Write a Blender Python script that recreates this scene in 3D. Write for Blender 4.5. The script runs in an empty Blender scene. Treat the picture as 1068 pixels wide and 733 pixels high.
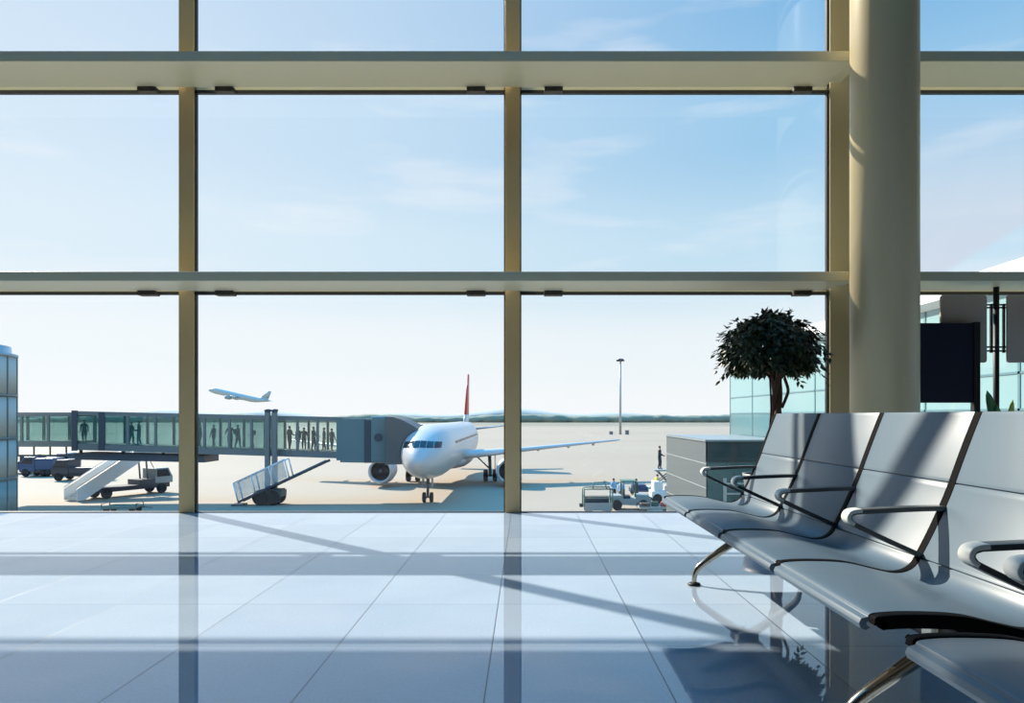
import bpy, bmesh, math, random
from mathutils import Vector, Matrix
random.seed(7)
S = bpy.context.scene
COL = S.collection
PI = math.pi
F, CX, HY, CAMH = 730.0, 548.0, 434.0, 0.88
GZ = -5.52                       # level of the apron

def P(px, py, Y):
    return ((px - CX) * Y / F, Y, CAMH + (HY - py) * Y / F)
def lin(c):
    return tuple(((v / 255) / 12.92 if v / 255 <= 0.04045 else ((v / 255 + 0.055) / 1.055) ** 2.4) for v in c)

# ------------------------------------------------------------------ materials
MATS = {}
def mat(name, rgb, rough=0.5, metal=0.0, spec=0.5, var=0.06, scale=8.0, bump=0.0, coat=0.0, transl=0.0):
    if name in MATS: return MATS[name]
    m = bpy.data.materials.new(name); m.use_nodes = True
    nt = m.node_tree; b = nt.nodes['Principled BSDF']
    c = lin(rgb)
    tc = nt.nodes.new('ShaderNodeTexCoord')
    nz = nt.nodes.new('ShaderNodeTexNoise'); nz.inputs['Scale'].default_value = scale; nz.inputs['Detail'].default_value = 4
    nt.links.new(tc.outputs['Object'], nz.inputs['Vector'])
    mx = nt.nodes.new('ShaderNodeMix'); mx.data_type = 'RGBA'
    mx.inputs['A'].default_value = tuple(v * (1 - var) for v in c) + (1,)
    mx.inputs['B'].default_value = tuple(min(1, v * (1 + var)) for v in c) + (1,)
    nt.links.new(nz.outputs['Fac'], mx.inputs['Factor'])
    nt.links.new(mx.outputs['Result'], b.inputs['Base Color'])
    b.inputs['Roughness'].default_value = rough; b.inputs['Metallic'].default_value = metal
    b.inputs['Specular IOR Level'].default_value = spec
    b.inputs['Coat Weight'].default_value = coat
    if transl:
        b.inputs['Subsurface Weight'].default_value = 0
        b.inputs['Transmission Weight'].default_value = 0
    if bump:
        bp = nt.nodes.new('ShaderNodeBump'); bp.inputs['Strength'].default_value = bump
        n2 = nt.nodes.new('ShaderNodeTexNoise'); n2.inputs['Scale'].default_value = scale * 12
        nt.links.new(tc.outputs['Object'], n2.inputs['Vector'])
        nt.links.new(n2.outputs['Fac'], bp.inputs['Height']); nt.links.new(bp.outputs['Normal'], b.inputs['Normal'])
    MATS[name] = m
    return m

def glass_mat(name, tint=(1, 1, 1), refl=0.5, body=0.0, body_rgb=(128, 128, 128)):
    m = bpy.data.materials.new(name); m.use_nodes = True
    nt = m.node_tree; nt.nodes.clear()
    out = nt.nodes.new('ShaderNodeOutputMaterial')
    tr = nt.nodes.new('ShaderNodeBsdfTransparent'); tr.inputs[0].default_value = tint + (1,)
    gl = nt.nodes.new('ShaderNodeBsdfGlossy'); gl.inputs['Roughness'].default_value = 0.0
    fr = nt.nodes.new('ShaderNodeFresnel'); fr.inputs['IOR'].default_value = 1.5
    geo = nt.nodes.new('ShaderNodeNewGeometry')
    # the same reflectance from both sides of a thin sheet
    dn = nt.nodes.new('ShaderNodeVectorMath'); dn.operation = 'DOT_PRODUCT'
    nt.links.new(geo.outputs['Normal'], dn.inputs[0]); nt.links.new(geo.outputs['Incoming'], dn.inputs[1])
    ab = nt.nodes.new('ShaderNodeMath'); ab.operation = 'ABSOLUTE'; nt.links.new(dn.outputs['Value'], ab.inputs[0])
    om = nt.nodes.new('ShaderNodeMath'); om.operation = 'SUBTRACT'; om.inputs[0].default_value = 1; nt.links.new(ab.outputs[0], om.inputs[1])
    pw = nt.nodes.new('ShaderNodeMath'); pw.operation = 'POWER'; pw.inputs[1].default_value = 5; nt.links.new(om.outputs[0], pw.inputs[0])
    ma = nt.nodes.new('ShaderNodeMath'); ma.operation = 'MULTIPLY_ADD'; ma.inputs[1].default_value = 0.96 * refl; ma.inputs[2].default_value = 0.04 * refl
    nt.links.new(pw.outputs[0], ma.inputs[0])
    nt.nodes.remove(fr)
    mix = nt.nodes.new('ShaderNodeMixShader')
    nt.links.new(ma.outputs[0], mix.inputs[0])
    src = tr
    if body:
        df = nt.nodes.new('ShaderNodeBsdfDiffuse'); df.inputs[0].default_value = lin(body_rgb) + (1,)
        nz = nt.nodes.new('ShaderNodeTexNoise'); nz.inputs['Scale'].default_value = 0.35
        tc = nt.nodes.new('ShaderNodeTexCoord'); nt.links.new(tc.outputs['Object'], nz.inputs['Vector'])
        mr = nt.nodes.new('ShaderNodeMapRange'); mr.inputs['From Min'].default_value = .35; mr.inputs['From Max'].default_value = .65
        mr.inputs['To Min'].default_value = body * .75; mr.inputs['To Max'].default_value = min(1, body * 1.2)
        nt.links.new(nz.outputs['Fac'], mr.inputs['Value'])
        m2 = nt.nodes.new('ShaderNodeMixShader'); nt.links.new(mr.outputs[0], m2.inputs[0])
        nt.links.new(tr.outputs[0], m2.inputs[1]); nt.links.new(df.outputs[0], m2.inputs[2]); src = m2
    nt.links.new(src.outputs[0], mix.inputs[1]); nt.links.new(gl.outputs[0], mix.inputs[2])
    nt.links.new(mix.outputs[0], out.inputs[0])
    MATS[name] = m
    return m

def floor_mat():
    m = bpy.data.materials.new('polished_tile'); m.use_nodes = True
    nt = m.node_tree; b = nt.nodes['Principled BSDF']; N = nt.nodes.new; L = nt.links.new
    geo = N('ShaderNodeNewGeometry'); sp = N('ShaderNodeSeparateXYZ'); L(geo.outputs['Position'], sp.inputs[0])
    def joint(sock, off, step, half):
        a = N('ShaderNodeMath'); a.operation = 'SUBTRACT'; L(sock, a.inputs[0]); a.inputs[1].default_value = off
        d = N('ShaderNodeMath'); d.operation = 'DIVIDE'; L(a.outputs[0], d.inputs[0]); d.inputs[1].default_value = step
        fl = N('ShaderNodeMath'); fl.operation = 'FLOOR'; L(d.outputs[0], fl.inputs[0])
        f = N('ShaderNodeMath'); f.operation = 'FRACT'; L(d.outputs[0], f.inputs[0])
        p = N('ShaderNodeMath'); p.operation = 'PINGPONG'; L(f.outputs[0], p.inputs[0]); p.inputs[1].default_value = 0.5
        l = N('ShaderNodeMath'); l.operation = 'LESS_THAN'; L(p.outputs[0], l.inputs[0]); l.inputs[1].default_value = half / step
        return l.outputs[0], fl.outputs[0]
    jx, ix = joint(sp.outputs['X'], -0.128, 0.592, 0.0022)
    jy, iy = joint(sp.outputs['Y'], 0.278, 0.6, 0.0022)
    jy2 = N('ShaderNodeMath'); jy2.operation = 'MULTIPLY'; L(jy, jy2.inputs[0]); jy2.inputs[1].default_value = 0.55
    mxj = N('ShaderNodeMath'); mxj.operation = 'MAXIMUM'; L(jx, mxj.inputs[0]); L(jy2.outputs[0], mxj.inputs[1])
    cb = N('ShaderNodeCombineXYZ'); L(ix, cb.inputs[0]); L(iy, cb.inputs[1])
    wn = N('ShaderNodeTexWhiteNoise'); L(cb.outputs[0], wn.inputs['Vector'])
    nz = N('ShaderNodeTexNoise'); nz.inputs['Scale'].default_value = 90; nz.inputs['Detail'].default_value = 3; L(geo.outputs['Position'], nz.inputs['Vector'])
    nz2 = N('ShaderNodeTexNoise'); nz2.inputs['Scale'].default_value = 2.2; L(geo.outputs['Position'], nz2.inputs['Vector'])
    ad = N('ShaderNodeMath'); ad.operation = 'ADD'; L(nz.outputs['Fac'], ad.inputs[0]); L(nz2.outputs['Fac'], ad.inputs[1])
    a2 = N('ShaderNodeMath'); a2.operation = 'MULTIPLY_ADD'; L(wn.outputs['Value'], a2.inputs[0]); a2.inputs[1].default_value = 0.5; L(ad.outputs[0], a2.inputs[2])
    mr = N('ShaderNodeMapRange'); mr.inputs['From Min'].default_value = 0.6; mr.inputs['From Max'].default_value = 1.8
    L(a2.outputs[0], mr.inputs['Value'])
    mx = N('ShaderNodeMix'); mx.data_type = 'RGBA'
    mx.inputs['A'].default_value = lin(FLOOR_A) + (1,); mx.inputs['B'].default_value = lin(FLOOR_B) + (1,)
    L(mr.outputs[0], mx.inputs['Factor'])
    m2 = N('ShaderNodeMix'); m2.data_type = 'RGBA'; L(mxj.outputs[0], m2.inputs['Factor'])
    L(mx.outputs['Result'], m2.inputs['A']); m2.inputs['B'].default_value = lin((58, 66, 78)) + (1,)
    L(m2.outputs['Result'], b.inputs['Base Color'])
    rr = N('ShaderNodeMath'); rr.operation = 'MULTIPLY_ADD'; L(mxj.outputs[0], rr.inputs[0]); rr.inputs[1].default_value = 0.4; rr.inputs[2].default_value = 0.015
    L(rr.outputs[0], b.inputs['Roughness'])
    b.inputs['Specular IOR Level'].default_value = 1.0; b.inputs['IOR'].default_value = 1.6
    return m

FLOOR_A, FLOOR_B = (146, 164, 186), (172, 187, 204)
M_FLOOR = floor_mat()
M_BEAM = mat('beam_paint', (200, 194, 166), 0.42, var=0.02)
M_MULL = mat('mullion_paint', (208, 178, 126), 0.4, var=0.03)
M_COLUMN = mat('column_paint', (184, 171, 136), 0.38, var=0.02)
M_BLACK = mat('black_gasket', (16, 17, 18), 0.5)
M_BRACK = mat('bracket_brown', (48, 42, 34), 0.5)
M_WALL = mat('interior_wall', (62, 65, 68), 0.8, var=0.04, scale=2)
M_CEIL = mat('ceiling_panel', (70, 74, 80), 0.8, var=0.03, scale=2)
M_GLASS = glass_mat('window_glass', (0.985, 0.995, 1.0), 1.0)
M_SEAT = mat('seat_shell_grey', (84, 101, 114), 0.42, var=0.02, scale=40, spec=0.5)
M_RIB = mat('seat_rib_black', (4, 4, 5), 0.7, spec=.06)
M_UNDER = mat('seat_underside_bounce', (112, 100, 84), 0.5, var=.04)  # warm bounce from the sunlit floor put into the shell's underside colour
M_ARM = mat('armrest_metal', (84, 86, 86), 0.35, metal=0.5, var=0.03)
M_TIP = mat('armrest_tip', (214, 214, 208), 0.4, var=0.02)
M_LEG = mat('polished_aluminium', (188, 180, 164), 0.16, metal=1.0, var=0.03)
M_DARKM = mat('dark_metal', (38, 38, 38), 0.35, metal=0.6)
M_LEAF = mat('ficus_leaf', (32, 48, 18), 0.45, var=0.35, scale=14)
M_BARK = mat('bark', (78, 50, 32), 0.8, var=0.25, scale=20, bump=0.4)
M_SOIL = mat('soil', (46, 36, 28), 0.95, var=0.3, scale=30)
M_POT = mat('pot_grey', (120, 122, 122), 0.5)
M_NAVY = mat('navy_panel', (12, 22, 44), 0.4, var=0.04)
M_TAUPE = mat('taupe_panel', (176, 164, 152), 0.45, var=0.03)
M_BROAD = mat('broad_leaf', (60, 120, 76), 0.4, var=0.25, scale=10)
M_BROADY = mat('young_leaf', (160, 180, 70), 0.4, var=0.2, scale=10)

# ------------------------------------------------------------------ mesh helpers
class MB:
    def __init__(s): s.bm = bmesh.new(); s.mi = 0
    def _faces(s, vs, fs):
        v = [s.bm.verts.new(p) for p in vs]
        for f in fs:
            try:
                fc = s.bm.faces.new([v[i] for i in f]); fc.material_index = s.mi
            except ValueError: pass
        return v
    def box(s, x0, x1, y0, y1, z0, z1, M=None):
        vs = [Vector((x, y, z)) for z in (z0, z1) for y in (y0, y1) for x in (x0, x1)]
        if M: vs = [M @ v for v in vs]
        s._faces(vs, [(0, 2, 3, 1), (4, 5, 7, 6), (0, 1, 5, 4), (1, 3, 7, 5), (3, 2, 6, 7), (2, 0, 4, 6)])
        return s
    def hexa(s, pts):            # 8 points, order as box
        s._faces(pts, [(0, 2, 3, 1), (4, 5, 7, 6), (0, 1, 5, 4), (1, 3, 7, 5), (3, 2, 6, 7), (2, 0, 4, 6)]); return s
    def tube(s, pts, r, n=10, cap=True):
        pts = [Vector(p) for p in pts]; rs = r if isinstance(r, (list, tuple)) else [r] * len(pts)
        rings = []
        t0 = (pts[1] - pts[0]).normalized()
        up = Vector((0, 0, 1)) if abs(t0.z) < 0.9 else Vector((1, 0, 0))
        a = t0.cross(up).normalized()
        for i, p in enumerate(pts):
            if i == 0: t = pts[1] - pts[0]
            elif i == len(pts) - 1: t = pts[-1] - pts[-2]
            else: t = (pts[i + 1] - pts[i]).normalized() + (pts[i] - pts[i - 1]).normalized()
            t.normalize(); a = (a - t * a.dot(t)).normalized(); b = t.cross(a)
            rings.append([s.bm.verts.new(p + (a * math.cos(2 * PI * k / n) + b * math.sin(2 * PI * k / n)) * rs[i]) for k in range(n)])
        for i in range(len(rings) - 1):
            for k in range(n):
                f = s.bm.faces.new((rings[i][k], rings[i][(k + 1) % n], rings[i + 1][(k + 1) % n], rings[i + 1][k])); f.material_index = s.mi; f.smooth = True
        if cap:
            f = s.bm.faces.new(rings[0][::-1]); f.material_index = s.mi
            f = s.bm.faces.new(rings[-1]); f.material_index = s.mi
        return s
    def loft(s, rings, cap=True, smooth=True):     # closed rings of equal length
        R = [[s.bm.verts.new(p) for p in r] for r in rings]; n = len(R[0])
        for i in range(len(R) - 1):
            for k in range(n):
                f = s.bm.faces.new((R[i][k], R[i][(k + 1) % n], R[i + 1][(k + 1) % n], R[i + 1][k])); f.material_index = s.mi; f.smooth = smooth
        if cap:
            for r in (R[0][::-1], R[-1]):
                f = s.bm.faces.new(r); f.material_index = s.mi
        return s
    def lathe(s, prof, o=(0, 0, 0), axis='z', n=24, cap=True):   # prof: (r, h)
        rings = []
        for r, h in prof:
            r = max(r, 1e-4); ring = []
            for k in range(n):
                a = 2 * PI * k / n; c, d = r * math.cos(a), r * math.sin(a)
                p = {'z': (c, d, h), 'y': (d, h, c), 'x': (h, c, d)}[axis]
                ring.append((o[0] + p[0], o[1] + p[1], o[2] + p[2]))
            rings.append(ring)
        return s.loft(rings, cap)
    def poly(s, pts2, a0, a1, plane='xz'):          # polygon extruded along the third axis
        def q(p, a): return {'xz': (p[0], a, p[1]), 'xy': (p[0], p[1], a), 'yz': (a, p[0], p[1])}[plane]
        A = [s.bm.verts.new(q(p, a0)) for p in pts2]; B = [s.bm.verts.new(q(p, a1)) for p in pts2]; n = len(A)
        for k in range(n):
            f = s.bm.faces.new((A[k], A[(k + 1) % n], B[(k + 1) % n], B[k])); f.material_index = s.mi
        f = s.bm.faces.new(A[::-1]); f.material_index = s.mi
        f = s.bm.faces.new(B); f.material_index = s.mi
        return s
    def quad(s, a, b, c, d): s._faces([a, b, c, d], [(0, 1, 2, 3)]); return s
    def build(s, name, mats, parent=None, bevel=0, smooth=False, weld=False, segs=2):
        if weld: bmesh.ops.remove_doubles(s.bm, verts=s.bm.verts, dist=1e-5)
        bmesh.ops.recalc_face_normals(s.bm, faces=s.bm.faces)
        if smooth:
            for f in s.bm.faces: f.smooth = True
        me = bpy.data.meshes.new(name); s.bm.to_mesh(me); s.bm.free()
        for m in (mats if isinstance(mats, (list, tuple)) else [mats]): me.materials.append(m)
        o = bpy.data.objects.new(name, me); COL.objects.link(o)
        if parent: o.parent = parent
        if bevel:
            b = o.modifiers.new('edge', 'BEVEL'); b.width = bevel; b.segments = segs; b.limit_method = 'ANGLE'; b.angle_limit = math.radians(40)
            b.harden_normals = False
        return o

def ribbon_poly(path, t0, t1):
    """closed outline of a band: path offset by t0 and t1 along its normal (XZ plane)"""
    n = len(path); nor = []
    for i in range(n):
        a = Vector(path[max(0, i - 1)]); b = Vector(path[min(n - 1, i + 1)]); d = (b - a).normalized()
        nor.append(Vector((-d.y, d.x)))
    return [tuple(Vector(p) + nn * t0) for p, nn in zip(path, nor)] + [tuple(Vector(p) + nn * t1) for p, nn in zip(path, nor)][::-1]

def ribbon(mb, path, t0, t1, y0, y1, smooth=True):
    poly = ribbon_poly(path, t0, t1); n = len(path); N = len(poly)
    A = [mb.bm.verts.new((p[0], y0, p[1])) for p in poly]; B = [mb.bm.verts.new((p[0], y1, p[1])) for p in poly]
    for k in range(N):
        f = mb.bm.faces.new((A[k], A[(k + 1) % N], B[(k + 1) % N], B[k])); f.material_index = mb.mi; f.smooth = smooth and k != n - 1 and k != N - 1
    for i in range(n - 1):
        for V in (A, B):
            f = mb.bm.faces.new((V[i], V[i + 1], V[N - 2 - i], V[N - 1 - i])); f.material_index = mb.mi

def smooth_path(pts, per=6):
    """Catmull-Rom through 2D or 3D points"""
    P_ = [Vector(p) for p in pts]; out = []
    for i in range(len(P_) - 1):
        p0 = P_[max(0, i - 1)]; p1 = P_[i]; p2 = P_[i + 1]; p3 = P_[min(len(P_) - 1, i + 2)]
        for k in range(per):
            t = k / per
            out.append(0.5 * ((2 * p1) + (p2 - p0) * t + (2 * p0 - 5 * p1 + 4 * p2 - p3) * t * t + (3 * p1 - p0 - 3 * p2 + p3) * t ** 3))
    out.append(P_[-1]); return [tuple(p) for p in out]

def tag(o, label=None, cat=None, group=None, kind=None):
    if label: o['label'] = label
    if cat: o['category'] = cat
    if group: o['group'] = group
    if kind: o['kind'] = kind
    return o
def thing(name, label, cat, loc=(0, 0, 0), rz=0, group=None):
    o = bpy.data.objects.new(name, None); COL.objects.link(o); o.location = loc; o.rotation_euler = (0, 0, rz)
    return tag(o, label, cat, group)
def struct(o, label=None, cat=None): return tag(o, label, cat, None, 'structure')
def kids(o): return [c for c in bpy.data.objects if c.parent == o]
def copy_tree(o, parent=None):
    c = o.copy(); COL.objects.link(c)
    if parent: c.parent = parent
    for ch in kids(o): copy_tree(ch, c)
    return c

# ------------------------------------------------------------------ room shell
X0, X1, YB, YG, ZC = -20.85, 8.75, -8.0, 6.42, 9.4
struct(MB().box(X0, X1, YB, 6.46, -0.45, 0).build('floor', M_FLOOR), 'pale polished tile floor mirroring the window wall', 'floor')
SX0, SX1, SYA, SYB = -14.0, 6.0, 0.0, 5.2
cb_ = MB(); cb_.box(X0 - .3, SX0, YB - .3, 6.9, ZC, ZC + .3); cb_.box(SX1, X1 + .3, YB - .3, 6.9, ZC, ZC + .3)
cb_.box(SX0, SX1, YB - .3, SYA, ZC, ZC + .3); cb_.box(SX0, SX1, SYB, 6.9, ZC, ZC + .3)
sky_f = MB()  # unseen skylight, added to let blue fill light into the lounge
for q in range(11): sky_f.box(SX0 + q * 2 - .05, SX0 + q * 2 + .05, SYA, SYB, ZC + .05, ZC + .28)
for q in range(4): sky_f.box(SX0, SX1, SYA + q * 1.7 - .05, SYA + q * 2.4 + .05, ZC + .05, ZC + .28)
sk_ = struct(sky_f.build('window_20', M_BEAM), 'long glazed skylight added out of view for blue fill light', 'skylight')
MB().box(SX0, SX1, SYA, SYB, ZC + .281, ZC + .293).build('pane', M_GLASS, sk_)
struct(cb_.build('ceiling', M_CEIL), 'flat grey ceiling high over the lounge', 'ceiling')
struct(MB().box(X0 - .3, X0, YB - .3, 6.5, -.45, ZC).build('wall_left', M_WALL), 'plain side wall on the left of the lounge', 'wall')
struct(MB().box(X1, X1 + .3, YB - .3, 6.5, -.45, ZC).build('wall_right', M_WALL), 'plain side wall on the right of the lounge', 'wall')
struct(MB().box(X0 - .3, X1 + .3, YB - .3, YB, -.45, ZC).build('wall_back', M_WALL), 'plain wall facing the windows', 'wall')
struct(MB().box(X0 - .3, X1 + .3, 6.42, 6.9, -5.52, -.45).build('wall_front', M_WALL), 'blank wall under the window line outside', 'wall')

MX = [-20.85, -17.3, -13.8, -10.3, -6.8, -3.09, -0.117, 2.836, 5.79, 8.75]
BEAMZ = [(2.014, 2.094), (3.855, 3.944), (5.70, 5.79), (7.54, 7.63)]
for i, x in enumerate(MX):
    xl_, xr_ = (x - .068, x + .068) if abs(x - 2.836) > .1 else (2.775, 2.958)
    struct(MB().box(xl_, xr_, 6.375, 6.43, 0, ZC).build('trim_%d' % (i + 1), M_MULL if abs(x - 2.836) > .1 else M_COLUMN, bevel=.004), 'upright window mullion painted olive grey' if abs(x - 2.836) > .1 else 'wide cream window mullion directly behind the column', 'mullion')
k = len(MX)
YN, YF = 5.87, 6.333
for z0, z1 in BEAMZ:
    for xa, xb in ((X0, 2.715), (3.03, X1)):
        k += 1
        struct(MB().box(xa, xb, YN, YF, z0, z1).build('trim_%d' % k, M_BEAM, bevel=.006), 'deep horizontal ledge beam across the windows', 'beam')
    k += 1
    t = struct(MB().box(X0, X1, 6.40, 6.43, z0 + .005, z0 + .034).build('trim_%d' % k, M_BEAM), 'horizontal transom at the glass', 'transom')
    MB().box(X0, X1, 6.395, 6.435, z0 - .022, z0 + .0045).build('gasket', M_BLACK, t)
    for x in MX:
        for s_, off in ((-1, .33), (1, .37)):
            if X0 < x + s_ * off < X1:
                MB().box(x + s_ * off - .085, x + s_ * off + .085, 6.31, 6.394, z0 - .042, z0 - .001).build('glass_bracket', M_BRACK, t, bevel=.006)
# short brackets that tie the beam ends to the column
for z0, z1 in BEAMZ:
    k += 1
    b = MB(); b.poly([(2.715, 5.90), (2.80, 5.78), (2.84, 5.80), (2.84, 6.30), (2.715, 6.30)], z0 + .03, z1 - .01, 'xy')
    struct(b.build('trim_%d' % k, M_BEAM), 'short bracket tying the ledge beam to the column', 'bracket')
ZE = [0.0] + [z for pr in BEAMZ for z in pr] + [ZC]
for i in range(len(MX) - 1):
    xa, xb = MX[i] + (.068 if abs(MX[i] - 2.836) > .1 else .122), MX[i + 1] - .068
    f = MB()
    f.box(xa, xa + .012, 6.40, 6.44, 0, ZC); f.box(xb - .012, xb, 6.40, 6.44, 0, ZC); f.box(xa, xb, 6.40, 6.45, 0, .006)
    w = struct(f.build('window_%d' % (i + 1), M_BLACK), 'tall glazed window bay in thin black framing', 'window')
    for r in range(5):
        z0 = .012 if r == 0 else BEAMZ[r - 1][0] + .034
        z1 = ZC if r == 4 else BEAMZ[r][0] - .022
        MB().box(xa + .012, xb - .012, 6.418, 6.430, z0, z1).build('pane', M_GLASS, w)

# round column in front of the third mullion
c = MB(); c.lathe([(.2525, 0), (.2525, ZC)], (2.87, 5.6, 0), n=64)
struct(c.build('column', M_COLUMN), 'thick round cream column standing before the window wall', 'column')

# ------------------------------------------------------------------ benches
prof = smooth_path([(.772, .428), (.785, .437), (.86, .441), (.97, .436), (1.06, .416), (1.115, .405), (1.155, .409), (1.185, .428), (1.205, .462),
                    (1.245, .540), (1.290, .640), (1.320, .722), (1.352, .808), (1.386, .894)], 5)
def seam(path, zs):
    out = []; done = set()
    for a, b in zip(path, path[1:]):
        out.append(a)
        for z in zs:
            if z not in done and a[0] > 1.12 and a[1] <= z < b[1]:
                t = (z - a[1]) / (b[1] - a[1]); p = Vector(a).lerp(Vector(b), t); d = (Vector(b) - Vector(a)).normalized(); nn = Vector((d.y, -d.x))
                out += [tuple(p - d * .0022), tuple(p - d * .0012 + nn * .005), tuple(p + d * .0012 + nn * .005), tuple(p + d * .0022)]
                done.add(z)
    out.append(path[-1]); return out
PITCH, SHW = .58, .543
def make_bench():
    root = thing('bench_seating', 'four seat grey beam bench, whole in view, its far end towards the window', 'bench', (1.155, 2.72, 0), 0, 'beam benches')
    ox, oy = 1.155, 2.72
    def L(path): return [(p[0] - ox, p[1]) for p in path]
    path = L(prof); ys = [(-2 + i) * PITCH for i in range(5)]
    for i in range(4):
        yc = (ys[i] + ys[i + 1]) / 2
        b = MB()
        lower = [p for p in seam(L(prof), []) ]
        # upper sheet with two pressed seams, closed by a plain back sheet
        sp = []
        done = set()
        for a, c_ in zip(path, path[1:]):
            sp.append((a, 0.0))
            for z in (.450, .676):
                if z not in done and a[0] > 1.12 - ox and a[1] <= z < c_[1]:
                    t = (z - a[1]) / (c_[1] - a[1]); p = Vector(a).lerp(Vector(c_), t); d = (Vector(c_) - Vector(a)).normalized()
                    sp += [(tuple(p - d * .0025), 0), (tuple(p - d * .0015), -.006), (tuple(p + d * .0015), -.006), (tuple(p + d * .0025), 0)]
                    done.add(z)
        sp.append((path[-1], 0.0))
        n = len(sp); top, bot = [], []
        for j, (p, off) in enumerate(sp):
            a = Vector(sp[max(0, j - 1)][0]); c_ = Vector(sp[min(n - 1, j + 1)][0]); d = (c_ - a).normalized(); nn = Vector((-d.y, d.x))
            top.append(tuple(Vector(p) + nn * off)); bot.append(tuple(Vector(p) - nn * .016))
        # rolled front lip
        lip = [(.757 - ox, .424), (.752 - ox, .413), (.756 - ox, .402), (.768 - ox, .398)]
        outline = lip[::-1][0:0] + [lip[3], lip[2], lip[1], lip[0]] + top
        inner = [(.778 - ox, .404), (.772 - ox, .407), (.769 - ox, .412), (.770 - ox, .416)] + bot
        ya, yb = yc - SHW / 2, yc + SHW / 2
        A = [[b.bm.verts.new((p[0], y, p[1])) for p in outline] for y in (ya, yb)]
        B = [[b.bm.verts.new((p[0], y, p[1])) for p in inner] for y in (ya, yb)]
        m = len(outline)
        for j in range(m - 1):
            f1 = b.bm.faces.new((A[0][j], A[0][j + 1], A[1][j + 1], A[1][j])); f2 = b.bm.faces.new((B[0][j], B[0][j + 1], B[1][j + 1], B[1][j])); f2.material_index = 1
            f1.smooth = f2.smooth = True
            for q in (0, 1): b.bm.faces.new((A[q][j], A[q][j + 1], B[q][j + 1], B[q][j]))
        b.bm.faces.new((A[0][0], A[1][0], B[1][0], B[0][0])); b.bm.faces.new((A[0][-1], A[1][-1], B[1][-1], B[0][-1]))
        b.build('seat', [M_SEAT, M_UNDER], root, bevel=.003)
    rp = L([(.770, .418)] + prof[2:])
    for i, y in enumerate(ys):
        w = .0175 if 0 < i < 4 else .014
        yy = y if 0 < i < 4 else y + (.012 if i == 0 else -.012) * -0.2
        b = MB(); ribbon(b, rp, .001, -.030, yy - w + .0005, yy + w - .0005); b.build('side_rib', M_RIB, root, bevel=.002)
        # armrest: a bent flat bar, front loop
        tip = [(1.30, .600), (1.20, .5985), (1.02, .590), (1.000, .588), (.986, .582), (.982, .571), (.988, .560), (1.004, .549), (1.10, .503), (1.222, .448)]
        b = MB(); ribbon(b, L(smooth_path(tip, 4)), .007, -.007, yy - .021, yy + .021); a = b.build('armrest', M_ARM, root, bevel=.003)
        tp_ = [(1.022, .593), (1.000, .591), (.986, .585), (.980, .571), (.986, .559), (.998, .551)]
        b = MB(); ribbon(b, L(smooth_path(tp_, 4)), .006, -.006, yy - .0225, yy + .0225); b.build('armrest_tip', M_TIP, a, bevel=.004)
        for hx, hz in ((1.292, .597), (1.217, .452)): MB().lathe([(.010, yy - .024), (.010, yy + .024)], (hx - ox, 0, hz), 'y', 12).build('hinge_pin', M_RIB, a)
    b = MB(); b.box(-.04, .04, -1.10, 1.10, .262, .325); b.build('beam', M_DARKM, root, bevel=.008)
    for i in range(4):
        yc = (ys[i] + ys[i + 1]) / 2
        b = MB(); b.poly([(-.05, .325), (.05, .325), (.16, .392), (.02, .378), (-.10, .402), (-.24, .418), (-.26, .408)], yc - .03, yc + .03)
        b.build('seat_bracket', M_DARKM, root, bevel=.003)
    for yl in (-.80, .93):
        for sx in (-1, 1):
            b = MB()
            b.tube(smooth_path([(sx * .275, yl, .012), (sx * .271, yl, .055), (sx * .245, yl, .098), (sx * .15, yl, .168), (sx * .065, yl, .225), (sx * .0, yl, .262)], 5),
                   [.0115 + .014 * min(1, (k_ / 25)) for k_ in range(26)], 14)
            lg = b.build('leg', M_LEG, root)
            MB().lathe([(.030, 0), (.034, .004), (.030, .011), (.014, .016)], (sx * .275, yl, 0), n=20).build('foot', M_BLACK, lg)
        b = MB(); b.box(-.055, .055, yl - .035, yl + .035, .235, .335); b.build('leg_hub', M_LEG, root, bevel=.012)
    return root
benchA = make_bench()
benchB = copy_tree(benchA); benchB.location = (1.155, 2.72 - 2.475, 0)
benchB['label'] = 'grey beam bench nearest the viewer, cut off by the frame in the bottom right corner'

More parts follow.
